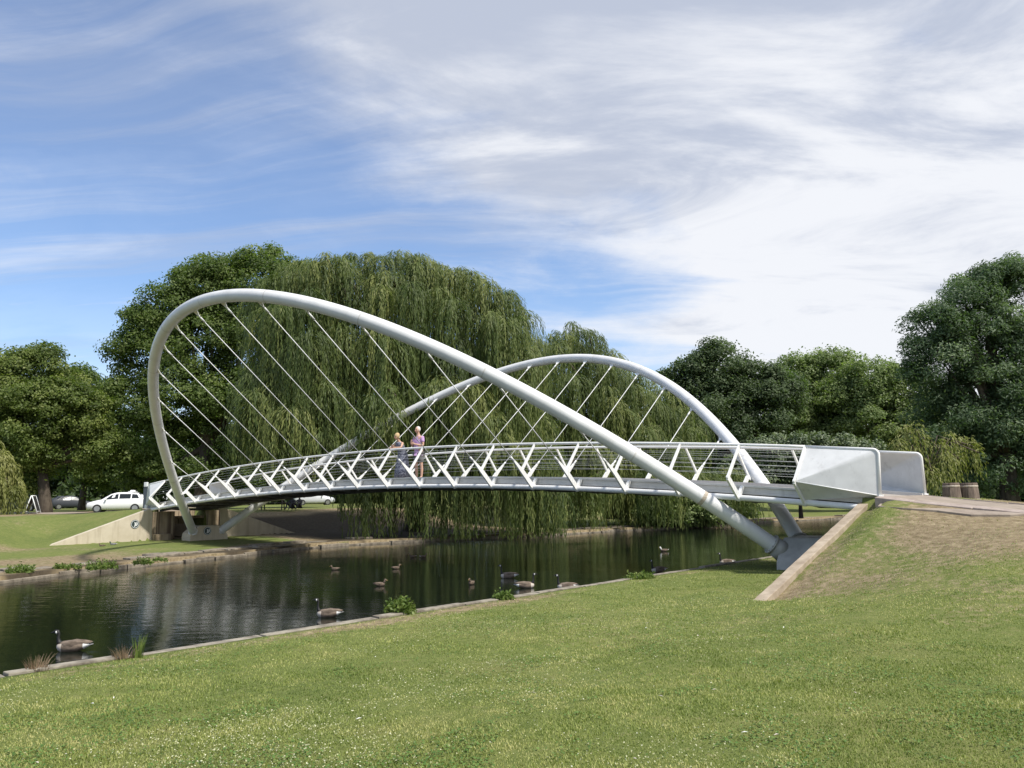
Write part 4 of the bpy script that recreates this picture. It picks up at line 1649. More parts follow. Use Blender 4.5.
# ------------------------------------------------------------------ people
def skin_mesh(name, joints, edges, mats, sub=2, root='pelvis'):
    """joints: {name: (pos, radius)}"""
    keys = list(joints)
    idx = {k: i for i, k in enumerate(keys)}
    me = bpy.data.meshes.new(name)
    me.from_pydata([joints[k][0] for k in keys], [(idx[a], idx[b]) for a, b in edges], [])
    o = bpy.data.objects.new(name + '_tmp', me)
    COL.objects.link(o)
    md = o.modifiers.new('skin', 'SKIN')
    md.use_smooth_shade = True
    for i, k in enumerate(keys):
        r = joints[k][1]
        d = me.skin_vertices[0].data[i]
        d.radius = (r, r) if not isinstance(r, tuple) else r
        d.use_root = (k == root)
    sb = o.modifiers.new('sub', 'SUBSURF')
    sb.levels = sub
    sb.render_levels = sub
    dg = bpy.context.evaluated_depsgraph_get()
    dg.update()
    out = bpy.data.meshes.new_from_object(o.evaluated_get(dg))
    out.name = name
    out.materials.clear()
    for m_ in mats:
        out.materials.append(m_)
    bpy.data.objects.remove(o)
    return out


M['skin'] = flat('skin', (0.52, 0.32, 0.23), 0.55)
M['grey_hair'] = flat('pale_grey_hair', (0.62, 0.58, 0.54), 0.8)
M['fair_hair'] = flat('fair_hair', (0.50, 0.36, 0.19), 0.8)
M['lilac'] = surf('lilac_cloth', (0.40, 0.24, 0.46), (0.52, 0.34, 0.58), scale=10, rough=0.9)
M['navy_print'] = surf('grey_blue_print_cloth', (0.05, 0.06, 0.10), (0.26, 0.27, 0.33), scale=28, rough=0.9, lo=0.42, hi=0.58)
M['grey_short'] = surf('grey_shorts_cloth', (0.10, 0.10, 0.10), (0.15, 0.15, 0.14), rough=0.9)
M['shoe'] = flat('dark_shoe', (0.05, 0.045, 0.04), 0.6)
M['dark_cloth'] = surf('dark_clothes', (0.015, 0.016, 0.02), (0.035, 0.035, 0.04), rough=0.9)


def hand_joints(J, E, side, wrist, d, curl=0.6, thumb_dir=(0, 0, 1)):
    """palm and five fingers growing from the wrist along d"""
    d = Vector(d).normalized()
    th = Vector(thumb_dir).normalized()
    th = (th - d * th.dot(d)).normalized()
    n = d.cross(th)
    w = Vector(J[wrist][0])
    palm = w + d * 0.055
    J['palm' + side] = (tuple(palm), 0.026)
    E.append((wrist, 'palm' + side))
    for k, (off, ln) in enumerate(((0.028, 0.065), (0.010, 0.075), (-0.010, 0.070), (-0.028, 0.055))):
        b0 = palm + d * 0.030 + th * off
        b1 = b0 + (d * (1 - curl * 0.4) - n * curl * 0.4).normalized() * ln * 0.5
        b2 = b1 + (d * (1 - curl) - n * curl).normalized() * ln * 0.5
        for nm, p, r in (('a', b0, 0.010), ('b', b1, 0.009), ('c', b2, 0.008)):
            J[f'f{side}{k}{nm}'] = (tuple(p), r)
        E += [('palm' + side, f'f{side}{k}a'), (f'f{side}{k}a', f'f{side}{k}b'), (f'f{side}{k}b', f'f{side}{k}c')]
    t0 = palm + th * 0.034 - d * 0.01
    t1 = t0 + (th * 0.6 + d * 0.6 - n * 0.3).normalized() * 0.04
    J[f't{side}a'] = (tuple(t0), 0.011)
    J[f't{side}b'] = (tuple(t1), 0.009)
    E += [('palm' + side, f't{side}a'), (f't{side}a', f't{side}b')]


def head(root, c, fwd, hair, hair_mat, skin, r=0.098, bald=0.0):
    """skull with face features as one mesh, hair as a cap"""
    f = Vector(fwd).normalized()
    up = Vector((0, 0, 1))
    rt = f.cross(up).normalized()
    mat3 = Matrix((rt, f, up)).transposed()
    c = Vector(c)
    mb = MB()
    mb.sphere(c, r, sc=(0.80, 0.98, 1.14), rot=mat3, n=18, m=14)
    mb.sphere(c + f * r * 0.22 - up * r * 0.62, r * 0.62, sc=(0.85, 0.95, 0.8), rot=mat3)
    mb.tube([c + f * r * 0.90 + up * r * 0.12, c + f * r * 1.20 - up * r * 0.22, c + f * r * 0.92 - up * r * 0.30], [0.007, 0.016, 0.010], n=8)
    for sd in (1, -1):
        mb.sphere(c + rt * sd * r * 0.80 - f * r * 0.05 - up * r * 0.05, r * 0.28, sc=(0.35, 0.6, 1.0), rot=mat3)
    mb.tube([c + f * r * 0.92 - up * r * 0.55 - rt * r * 0.25, c + f * r * 1.0 - up * r * 0.53, c + f * r * 0.92 - up * r * 0.55 + rt * r * 0.25], 0.007, n=6, mi=1)
    for sd in (1, -1):
        mb.sphere(c + rt * sd * r * 0.33 + f * r * 0.84 + up * r * 0.05, 0.011, mi=2, n=8, m=6)
        mb.tube([c + rt * sd * r * 0.15 + f * r * 0.92 + up * r * 0.22, c + rt * sd * r * 0.50 + f * r * 0.80 + up * r * 0.22], 0.006, n=6, mi=2)
    h = mb.obj('head', [skin, M['redlamp'] if False else M['lip'], M['eye']], root)
    mb = MB()
    if hair == 'long':
        mb.sphere(c - f * r * 0.14 + up * r * 0.20, r * 1.12, sc=(0.92, 0.96, 1.05), rot=mat3, n=18, m=12)
        mb.sphere(c - f * r * 0.55 - up * r * 0.45, r * 0.80, sc=(1.05, 0.6, 1.1), rot=mat3)
    else:
        mb.sphere(c - f * r * 0.22 + up * r * 0.16, r * 1.05, sc=(0.86, 0.92, 1.06), rot=mat3, n=18, m=12)
    mb.obj('hair', hair_mat, root)
    return h


M['lip'] = flat('lip', (0.40, 0.17, 0.14), 0.5)
M['eye'] = flat('eye', (0.05, 0.04, 0.03), 0.2)


def floor_z(s):
    return camb(s) - 0.39


def man():
    s, t = 1.50, 0.88
    o = P3(s, t, floor_z(s))
    f = Vector((-0.66, -0.75, 0)).normalized()     # looks down to the left along the river
    rt = f.cross(Vector((0, 0, 1))).normalized()
    V = lambda a, b, z: tuple(o + rt * a + f * b + Vector((0, 0, z)))
    root = thing('person', 'standing person in lilac polo shirt and grey shorts with pale hair, hands raised to chest', 'person', o)
    J = {'pelvis': (V(0, 0, 0.98), 0.125), 'belly': (V(0, 0.02, 1.12), 0.13), 'chest': (V(0, 0.02, 1.34), 0.145), 'neckb': (V(0, 0.0, 1.50), 0.07), 'neck': (V(0, 0.02, 1.57), 0.055), 'skull': (V(0, 0.04, 1.64), 0.06)}
    E = [('pelvis', 'belly'), ('belly', 'chest'), ('chest', 'neckb'), ('neckb', 'neck'), ('neck', 'skull')]
    for sd, nm in ((1, 'R'), (-1, 'L')):
        J['sh' + nm] = (V(sd * 0.19, 0, 1.43), 0.062)
        J['el' + nm] = (V(sd * 0.25, 0.02 + 0.05 * (sd > 0), 1.15), 0.042)
        J['wr' + nm] = (V(sd * 0.09, 0.27, 1.24 + 0.04 * sd), 0.029)
        J['hip' + nm] = (V(sd * 0.095, 0, 0.90), 0.095)
        J['kn' + nm] = (V(sd * 0.11, 0.02 * sd, 0.50), 0.056)
        J['calf' + nm] = (V(sd * 0.112, -0.02 + 0.02 * sd, 0.34), 0.054)
        J['an' + nm] = (V(sd * 0.115, -0.02, 0.09), 0.036)
        J['toe' + nm] = (V(sd * 0.13, 0.14, 0.035), 0.032)
        E += [('chest', 'sh' + nm), ('sh' + nm, 'el' + nm), ('el' + nm, 'wr' + nm), ('pelvis', 'hip' + nm), ('hip' + nm, 'kn' + nm), ('kn' + nm, 'calf' + nm), ('calf' + nm, 'an' + nm), ('an' + nm, 'toe' + nm)]
        hand_joints(J, E, nm, 'wr' + nm, f * 0.6 + rt * (-sd * 0.7) + Vector((0, 0, 0.35)), 0.8)
    link('body', skin_mesh('body', J, E, [M['skin']]), root)
    # shirt
    J2 = {'hem': (V(0, 0, 0.84), 0.150), 'pelvis': (V(0, 0, 0.97), 0.153), 'belly': (V(0, 0.02, 1.14), 0.152), 'chest': (V(0, 0.02, 1.34), 0.163), 'neckb': (V(0, 0, 1.49), 0.085)}
    E2 = [('hem', 'pelvis'), ('pelvis', 'belly'), ('belly', 'chest'), ('chest', 'neckb')]
    for sd, nm in ((1, 'R'), (-1, 'L')):
        J2['sh' + nm] = (V(sd * 0.195, 0, 1.43), 0.078)
        J2['sl' + nm] = (V(sd * 0.235, 0.02, 1.25), 0.066)
        E2 += [('chest', 'sh' + nm), ('sh' + nm, 'sl' + nm)]
    link('shirt', skin_mesh('shirt', J2, E2, [M['lilac']]), root)
    J3 = {'pelvis': (V(0, 0, 0.90), 0.148)}
    E3 = []
    for sd, nm in ((1, 'R'), (-1, 'L')):
        J3['hip' + nm] = (V(sd * 0.10, 0, 0.84), 0.115)
        J3['hem' + nm] = (V(sd * 0.115, 0.01 * sd, 0.57), 0.098)
        E3 += [('pelvis', 'hip' + nm), ('hip' + nm, 'hem' + nm)]
    link('shorts', skin_mesh('shorts', J3, E3, [M['grey_short']]), root)
    for sd in (1, -1):
        J4 = {'pelvis': (V(sd * 0.115, -0.05, 0.05), 0.045), 'b': (V(sd * 0.125, 0.06, 0.045), 0.045), 'c': (V(sd * 0.132, 0.17, 0.035), 0.035)}
        link('shoe', skin_mesh('shoe', J4, [('pelvis', 'b'), ('b', 'c')], [M['shoe']]), root)
    head(root, V(0, 0.05, 1.70), f + Vector((0, 0, -0.12)), 'short', M['grey_hair'], M['skin'])


def woman():
    s, t = 0.78, 1.02
    o = P3(s, t, floor_z(s))
    f = Vector((-0.62, -0.78, 0)).normalized()
    rt = f.cross(Vector((0, 0, 1))).normalized()
    V = lambda a, b, z: tuple(o + rt * a + f * b + Vector((0, 0, z)))
    root = thing('person', 'fair haired person in long grey blue patterned dress leaning arms on the handrail', 'person', o)
    J = {'pelvis': (V(0, -0.06, 0.90), 0.12), 'belly': (V(0, 0.0, 1.03), 0.11), 'chest': (V(0, 0.08, 1.20), 0.115), 'neckb': (V(0, 0.14, 1.33), 0.06), 'neck': (V(0, 0.17, 1.39), 0.046), 'skull': (V(0, 0.20, 1.44), 0.05)}
    E = [('pelvis', 'belly'), ('belly', 'chest'), ('chest', 'neckb'), ('neckb', 'neck'), ('neck', 'skull')]
    rail_z = Rp(s, 1).z - o.z
    for sd, nm in ((1, 'R'), (-1, 'L')):
        J['sh' + nm] = (V(sd * 0.16, 0.10, 1.27), 0.050)
        J['el' + nm] = (V(sd * 0.22, 0.24, rail_z + 0.07), 0.036)
        J['wr' + nm] = (V(sd * 0.05, 0.42, rail_z + 0.10 + 0.03 * sd), 0.025)
        J['hip' + nm] = (V(sd * 0.085, -0.05, 0.82), 0.09)
        J['kn' + nm] = (V(sd * 0.09, 0.0, 0.46), 0.052)
        J['an' + nm] = (V(sd * 0.09, -0.06, 0.08), 0.034)
        J['toe' + nm] = (V(sd * 0.10, 0.08, 0.03), 0.028)
        E += [('chest', 'sh' + nm), ('sh' + nm, 'el' + nm), ('el' + nm, 'wr' + nm), ('pelvis', 'hip' + nm), ('hip' + nm, 'kn' + nm), ('kn' + nm, 'an' + nm), ('an' + nm, 'toe' + nm)]
        hand_joints(J, E, nm, 'wr' + nm, f * 0.5 + rt * (-sd * 0.8) + Vector((0, 0, -0.1)), 0.8)
    link('body', skin_mesh('body', J, E, [M['skin']]), root)
    mb = MB()
    rings = []
    n = 28
    for z, b, wx_, wy in ((0.10, -0.03, 0.30, 0.27), (0.35, -0.04, 0.27, 0.24), (0.62, -0.05, 0.22, 0.20), (0.88, -0.055, 0.185, 0.165), (1.02, -0.01, 0.155, 0.13), (1.14, 0.05, 0.16, 0.13), (1.25, 0.10, 0.165, 0.115), (1.31, 0.12, 0.10, 0.08)):
        ring = []
        for k in range(n):
            a = 2 * math.pi * k / n
            w = 1 + 0.06 * math.sin(a * 7 + z * 3) * max(0, 1 - z)
            ring.append(Vector(V(math.cos(a) * wx_ * w, b + math.sin(a) * wy * w, z)))
        rings.append(ring)
    mb.loft(rings)
    mb.obj('dress', M['navy_print'], root)
    for sd in (1, -1):
        J4 = {'pelvis': (V(sd * 0.09, -0.08, 0.04), 0.035), 'b': (V(sd * 0.10, 0.11, 0.03), 0.032)}
        link('shoe', skin_mesh('shoe', J4, [('pelvis', 'b')], [M['shoe']]), root)
    head(root, V(0, 0.23, 1.50), f + Vector((0, 0, -0.25)), 'long', M['fair_hair'], M['skin'], r=0.092)


man()
woman()


def sitter(px, py, Y, label, top_mat):
    p = at(px, py, Y)
    o = Vector((p.x, p.y, 1.50))
    f = Vector((-0.3, -0.95, 0)).normalized()
    rt = f.cross(Vector((0, 0, 1))).normalized()
    V = lambda a, b, z: tuple(o + rt * a + f * b + Vector((0, 0, z)))
    root = thing('person', label, 'person', o)
    J = {'pelvis': (V(0, 0, 0.14), 0.13), 'belly': (V(0, 0.02, 0.30), 0.12), 'chest': (V(0, 0.06, 0.50), 0.13), 'neckb': (V(0, 0.07, 0.64), 0.06), 'neck': (V(0, 0.08, 0.70), 0.05), 'skull': (V(0, 0.09, 0.76), 0.05)}
    E = [('pelvis', 'belly'), ('belly', 'chest'), ('chest', 'neckb'), ('neckb', 'neck'), ('neck', 'skull')]
    for sd, nm in ((1, 'R'), (-1, 'L')):
        J['sh' + nm] = (V(sd * 0.18, 0.05, 0.57), 0.055)
        J['el' + nm] = (V(sd * 0.24, 0.22, 0.40), 0.04)
        J['wr' + nm] = (V(sd * 0.12, 0.40, 0.44), 0.028)
        J['hip' + nm] = (V(sd * 0.10, 0.05, 0.14), 0.09)
        J['kn' + nm] = (V(sd * 0.16, 0.42, 0.42), 0.058)
        J['an' + nm] = (V(sd * 0.12, 0.62, 0.08), 0.036)
        J['toe' + nm] = (V(sd * 0.13, 0.76, 0.04), 0.03)
        E += [('chest', 'sh' + nm), ('sh' + nm, 'el' + nm), ('el' + nm, 'wr' + nm), ('pelvis', 'hip' + nm), ('hip' + nm, 'kn' + nm), ('kn' + nm, 'an' + nm), ('an' + nm, 'toe' + nm)]
        hand_joints(J, E, nm, 'wr' + nm, f * 0.8 - rt * sd * 0.4, 0.6)
    link('body', skin_mesh('body', J, E, [top_mat], sub=1), root)
    head(root, V(0, 0.10, 0.84), f, 'long', M['grey_hair'], M['skin'])


sitter(293, 510, 52, 'dark clothed person with pale hair sitting on grass under the deck', M['dark_cloth'])
sitter(300, 510, 53, 'person in dark clothes sitting to the right of the pale haired sitter', M['dark_cloth'])

# ------------------------------------------------------------------ birds
M['goose_brown'] = surf('goose_brown_feathers', (0.10, 0.075, 0.055), (0.22, 0.17, 0.13), scale=14, rough=0.9, sc=(0.6, 2, 2))
M['goose_pale'] = surf('goose_pale_breast', (0.48, 0.42, 0.36), (0.60, 0.55, 0.48), rough=0.9)
M['goose_black'] = flat('goose_black', (0.012, 0.012, 0.012), 0.6)
M['goose_white'] = flat('goose_white', (0.78, 0.78, 0.76), 0.8)
M['bill'] = flat('bill', (0.35, 0.22, 0.06), 0.5)
M['duck_brown'] = surf('duck_brown_feathers', (0.085, 0.062, 0.045), (0.18, 0.135, 0.095), scale=22, rough=0.9)


def goose(px, py, label, face_left=True, yaw=0.0, size=1.0, neck=1.0, z=None, ground=None):
    z = 0.0 if ground is None else ground
    # place where the line of sight meets the surface
    Y = 10.0
    for _ in range(60):
        p = at(px, py, Y)
        Y *= (CAMZ - z) / max(CAMZ - p.z, 1e-3)
    p = at(px, py, Y)
    ang = (math.pi if face_left else 0.0) + yaw
    root = thing('canada_goose', label, 'goose', (p.x, p.y, z), ang, 'geese on the river')
    L0 = (0, 0, 0)
    k = size * 0.60
    mb = MB()
    secs = [(-0.44, 0.150, 0.010, 0.010), (-0.36, 0.145, 0.050, 0.035), (-0.24, 0.125, 0.110, 0.085), (-0.08, 0.105, 0.150, 0.130), (0.10, 0.100, 0.155, 0.145), (0.22, 0.100, 0.130, 0.130), (0.31, 0.105, 0.085, 0.095), (0.355, 0.115, 0.03, 0.04)]
    rings = []
    n = 18
    for x, zc, hy, hz in secs:
        rings.append([Vector((x, math.cos(2 * math.pi * q / n) * hy, zc + math.sin(2 * math.pi * q / n) * hz)) * k for q in range(n)])
    mb.loft(rings)
    # breast and rump colours by face position
    o = len(mb.f)
    for i, f in enumerate(mb.f):
        c = sum((Vector(mb.v[q]) for q in f), Vector()) / len(f) / k
        if c.x > 0.22 and c.z < 0.16:
            mb.m[i] = 1
        if c.x < -0.26:
            mb.m[i] = 2
        if c.x < -0.34 and c.z > 0.15:
            mb.m[i] = 3
    nk = neck
    path = [Vector((0.24, 0, 0.15)), Vector((0.32, 0, 0.22)), Vector((0.335, 0, 0.22 + 0.12 * nk)), Vector((0.325, 0, 0.22 + 0.24 * nk)), Vector((0.35, 0, 0.22 + 0.30 * nk)), Vector((0.40, 0, 0.215 + 0.31 * nk)), Vector((0.44, 0, 0.205 + 0.30 * nk))]
    mb.tube([q * k for q in path], [0.075 * k, 0.048 * k, 0.032 * k, 0.030 * k, 0.042 * k, 0.040 * k, 0.022 * k], n=12, mi=4)
    mb.obj('body', [M['goose_brown'], M['goose_pale'], M['goose_white'], M['goose_black'], M['goose_black']], root, loc=L0)
    hz = (0.215 + 0.31 * nk)
    mb = MB()
    for sd in (1, -1):
        mb.sphere(Vector((0.372, sd * 0.030, hz - 0.012)) * k, 0.030 * k, sc=(0.8, 0.55, 1.0), n=10, m=8)
    mb.sphere(Vector((0.37, 0, hz - 0.036)) * k, 0.024 * k, n=10, m=6)
    mb.obj('cheek_patch', M['goose_white'], root, loc=L0)
    mb = MB()
    mb.tube([Vector((0.43, 0, hz - 0.012)) * k, Vector((0.50, 0, hz - 0.028)) * k], [0.020 * k, 0.008 * k], n=8)
    mb.obj('bill', M['goose_black'], root, loc=L0)
    for sd in (1, -1):
        mb = MB()
        rr = []
        for x, zc, hy, hz_ in ((-0.40, 0.185, 0.010, 0.012), (-0.25, 0.185, 0.02, 0.045), (-0.02, 0.165, 0.028, 0.085), (0.15, 0.145, 0.022, 0.075), (0.22, 0.135, 0.008, 0.03)):
            yc = sd * (0.05 + 0.085 * math.exp(-((x - 0.05) / 0.25) ** 2))
            rr.append([Vector((x, yc + math.cos(2 * math.pi * q / 10) * hy, zc + math.sin(2 * math.pi * q / 10) * hz_)) * k for q in range(10)])
        mb.loft(rr)
        mb.obj('wing', M['goose_brown'], root, loc=L0)
    return root


def duck(px, py, label, face_left=True, yaw=0.0, mats=None, ground=None, legs=False, size=1.0, name='duck', cat='duck'):
    z = 0.0 if ground is None else ground
    Y = 10.0
    for _ in range(60):
        p = at(px, py, Y)
        Y *= (CAMZ - z) / max(CAMZ - p.z, 1e-3)
    p = at(px, py, Y)
    body_m, head_m, tail_m = mats
    k = size * 0.60
    root = thing(name, label, cat, (p.x, p.y, z), (math.pi if face_left else 0) + yaw, 'ducks and small birds by the river')
    L0 = (0, 0, 0)
    lift = 0.06 if legs else 0.0
    mb = MB()
    rings = []
    n = 16
    for x, zc, hy, hz in ((-0.25, 0.10, 0.008, 0.008), (-0.19, 0.085, 0.04, 0.03), (-0.08, 0.06, 0.085, 0.07), (0.04, 0.055, 0.09, 0.08), (0.13, 0.06, 0.06, 0.065), (0.17, 0.075, 0.02, 0.03)):
        rings.append([Vector((x, math.cos(2 * math.pi * q / n) * hy, lift + zc + math.sin(2 * math.pi * q / n) * hz)) * k for q in range(n)])
    mb.loft(rings)
    for i, f in enumerate(mb.f):
        c = sum((Vector(mb.v[q]) for q in f), Vector()) / len(f) / k
        if c.x < -0.17:
            mb.m[i] = 2
    mb.tube([Vector((0.12, 0, lift + 0.09)) * k, Vector((0.16, 0, lift + 0.15)) * k, Vector((0.17, 0, lift + 0.19)) * k], [0.045 * k, 0.030 * k, 0.034 * k], n=10, mi=1)
    mb.sphere(Vector((0.185, 0, lift + 0.205)) * k, 0.042 * k, mi=1, sc=(1.2, .85, .95), n=12, m=8)
    mb.obj('body', [body_m, head_m, tail_m], root, loc=L0)
    mb = MB()
    mb.hull8([Vector(q) * k for q in ((0.22, -.014, lift + .188), (0.275, -.012, lift + .180), (0.275, .012, lift + .180), (0.22, .014, lift + .188), (0.22, -.012, lift + .206), (0.275, -.010, lift + .190), (0.275, .010, lift + .190), (0.22, .012, lift + .206))])
    mb.obj('bill', M['bill'], root, loc=L0)
    for sd in (1, -1):
        mb = MB()
        rr = []
        for x, zc, hy, hz_ in ((-0.22, 0.11, 0.005, 0.006), (-0.12, 0.10, 0.012, 0.03), (0.0, 0.085, 0.016, 0.045), (0.09, 0.08, 0.006, 0.02)):
            yc = sd * (0.03 + 0.055 * math.exp(-((x - 0.02) / 0.13) ** 2))
            rr.append([Vector((x, yc + math.cos(2 * math.pi * q / 8) * hy, lift + zc + math.sin(2 * math.pi * q / 8) * hz_)) * k for q in range(8)])
        mb.loft(rr)
        mb.obj('wing', body_m, root, loc=L0)
        if legs:
            mb = MB()
            mb.tube([Vector((0, sd * 0.03, 0.07)) * k, Vector((0.01, sd * 0.03, 0.005)) * k, Vector((0.05, sd * 0.035, 0.004)) * k], 0.006 * k, n=6)
            mb.obj('leg', M['bill'], root, loc=L0)
    return root


goose(73, 651, 'largest goose, swimming left in the bottom left of the river', True, 0.12, size=1.05, neck=0.75)
goose(329, 617, 'goose swimming left just left of the bushy green plant', True, 0.05)
goose(509, 578, 'goose swimming left, rear left of the close pair', True, -0.1, neck=1.05)
goose(525, 588, 'goose facing right, front one of the close pair', False, 0.1)
goose(567, 589, 'goose facing left close against the near kerb', True, 0.1)
goose(659, 572, 'plump goose seen from behind beside the small kerb shrub', True, 0.3)
goose(727, 564, 'goose by the kerb, nearest the grey footing block', True, 0.1)
DB, GH, GW = M['duck_brown'], flat('dark_green_head', (0.02, 0.06, 0.035), 0.4), M['goose_white']
duck(412.5, 557.5, 'left one of two small ducks under the willow strands', True, 0.6, (DB, DB, GW))
duck(423.5, 557.5, 'right one of two small ducks under the willow strands', False, 0.4, (DB, DB, GW))
duck(380, 586, 'brown duck in mid river facing right', False, 0.0, (DB, DB, DB), size=1.15)
duck(396, 569, 'faint brown duck low on the water beyond the mid river duck', False, 0.3, (DB, DB, DB))
duck(471.5, 584.5, 'brown duck turned towards the camera left of the close goose pair', True, 1.2, (DB, DB, DB), size=1.1)
duck(335, 570, 'dim dark duck farthest left in the shade below the deck', True, 0.2, (DB, DB, DB))
duck(664, 551.5, 'small pale bird with white head swimming right of centre', True, 0.1, (DB, GW, GW), size=1.2, name='water_bird', cat='bird')
duck(113, 546, 'grey duck standing on the grass in front of the concrete wing wall', True, 0.3, (flat('grey_feathers', (0.22, 0.22, 0.23), 0.8), GH, GW), ground=0.27, legs=True, size=1.1)
duck(102, 547.5, 'brown duck on the grass left of the grey duck', True, 0.2, (DB, DB, DB), ground=0.26, legs=True)

# ------------------------------------------------------------------ plants at the water edges
def tuft(name, label, px, py, zg, n, h, spread, mat, cat, width=0.012, lean=0.35, bushy=False, seed=3, group=None):
    rg = np.random.default_rng(seed)
    Y = 10.0
    for _ in range(60):
        p = at(px, py, Y)
        Y *= (CAMZ - zg) / max(CAMZ - p.z, 1e-3)
    p = at(px, py, Y)
    c = np.array([p.x, p.y, zg - 0.03])
    V, Fc, A = [], [], []
    o = 0
    for k in range(n):
        a = rg.uniform(0, 2 * math.pi)
        r = spread * math.sqrt(rg.random())
        b = c + np.array([math.cos(a) * r, math.sin(a) * r * 0.6, 0])
        hh = h * rg.uniform(0.5, 1.1) * (1.0 if not bushy else math.sqrt(max(0.1, 1 - (r / spread) ** 2)))
        l = lean * rg.uniform(0.2, 1.2) * hh
        d = np.array([math.cos(a), math.sin(a), 0])
        sidev = np.array([-math.sin(a + 1), math.cos(a + 1), 0]) * width
        hue = np.clip(rg.normal(0.5, 0.22), 0, 1)
        prev = None
        for j in range(4):
            f = j / 3
            q = b + d * l * f * f + np.array([0, 0, hh * f])
            w = sidev * (1 - 0.85 * f)
            V += [q - w, q + w]
            A += [hue, hue]
            if prev is not None:
                Fc.append((prev, prev + 1, o + 1, o))
            prev = o
            o += 2
        if bushy:
            for j in range(7):
                q = b + d * l * (j / 7) ** 2 + np.array([0, 0, hh * (0.25 + 0.75 * j / 6)]) + rg.normal(0, 0.03, 3)
                u = rg.normal(size=3)
                u /= np.linalg.norm(u)
                w = np.cross(u, rg.normal(size=3))
                w /= np.linalg.norm(w) + 1e-9
                ls = 0.035 * rg.uniform(0.6, 1.4)
                V += [q - u * ls, q + w * ls * 0.5, q + u * ls, q - w * ls * 0.5]
                A += [np.clip(hue + rg.normal(0, .1), 0, 1)] * 4
                Fc.append((o, o + 1, o + 2, o + 3))
                o += 4
    me = np_mesh(name, np.array(V), np.array(Fc), mat, np.array(A))
    ob = link(name, me)
    ob.location = (0, 0, 0)
    return tag(ob, label, cat, group)


tuft('green_bush', 'leafy green bush growing over the near kerb right of the swimming goose', 400, 613, 0.26, 170, 0.26, 0.21, LM['reed'], 'bush', bushy=True, seed=41, lean=0.5)
tuft('dry_weeds', 'dry brown weeds on the near kerb in front of the largest goose', 36, 669, 0.27, 70, 0.18, 0.13, LM['dead'], 'weeds', width=0.006, lean=0.6, seed=42)
tuft('dry_weeds', 'dry brown stems at the foot of the tall green blades', 124, 657, 0.27, 80, 0.16, 0.13, LM['dead'], 'weeds', width=0.006, lean=0.6, seed=43)
tuft('grass_tuft', 'tall green blades upright on the near kerb by the dry stems', 138, 656, 0.27, 26, 0.28, 0.06, LM['reed'], 'grass tuft', width=0.010, lean=0.25, seed=44)
tuft('grass_tuft', 'short green tuft on the near kerb below the goose pair', 503, 599, 0.26, 70, 0.15, 0.17, LM['reed'], 'grass tuft', seed=45, bushy=True)
tuft('kerb_shrub', 'spreading low green shrub on the kerb left of the plump goose', 640, 578, 0.26, 70, 0.16, 0.36, LM['reed'], 'shrub', seed=46, bushy=True, lean=0.9)
for k, (x, y, lab) in enumerate(((20, 572, 'leftmost green tuft on the far bank edge'), (62, 568, 'second green tuft from left on the far bank edge'), (75, 567, 'small tuft between the second and fourth on the far bank edge'), (102, 568, 'bushy tuft on the far bank edge below the wing wall'), (143, 563, 'green tuft on the far bank edge nearest the footing'), (160, 560, 'low tuft right of the one nearest the footing'))):
    tuft('grass_tuft', lab, x, y, 0.2, (90, 50, 35, 110, 70, 30)[k], (0.28, 0.20, 0.14, 0.30, 0.2, 0.12)[k], (0.40, 0.20, 0.2, 0.45, 0.3, 0.3)[k], LM['reed'], 'grass tuft', bushy=True, lean=0.8, width=0.015, seed=60 + k, group='tufts on the far bank')

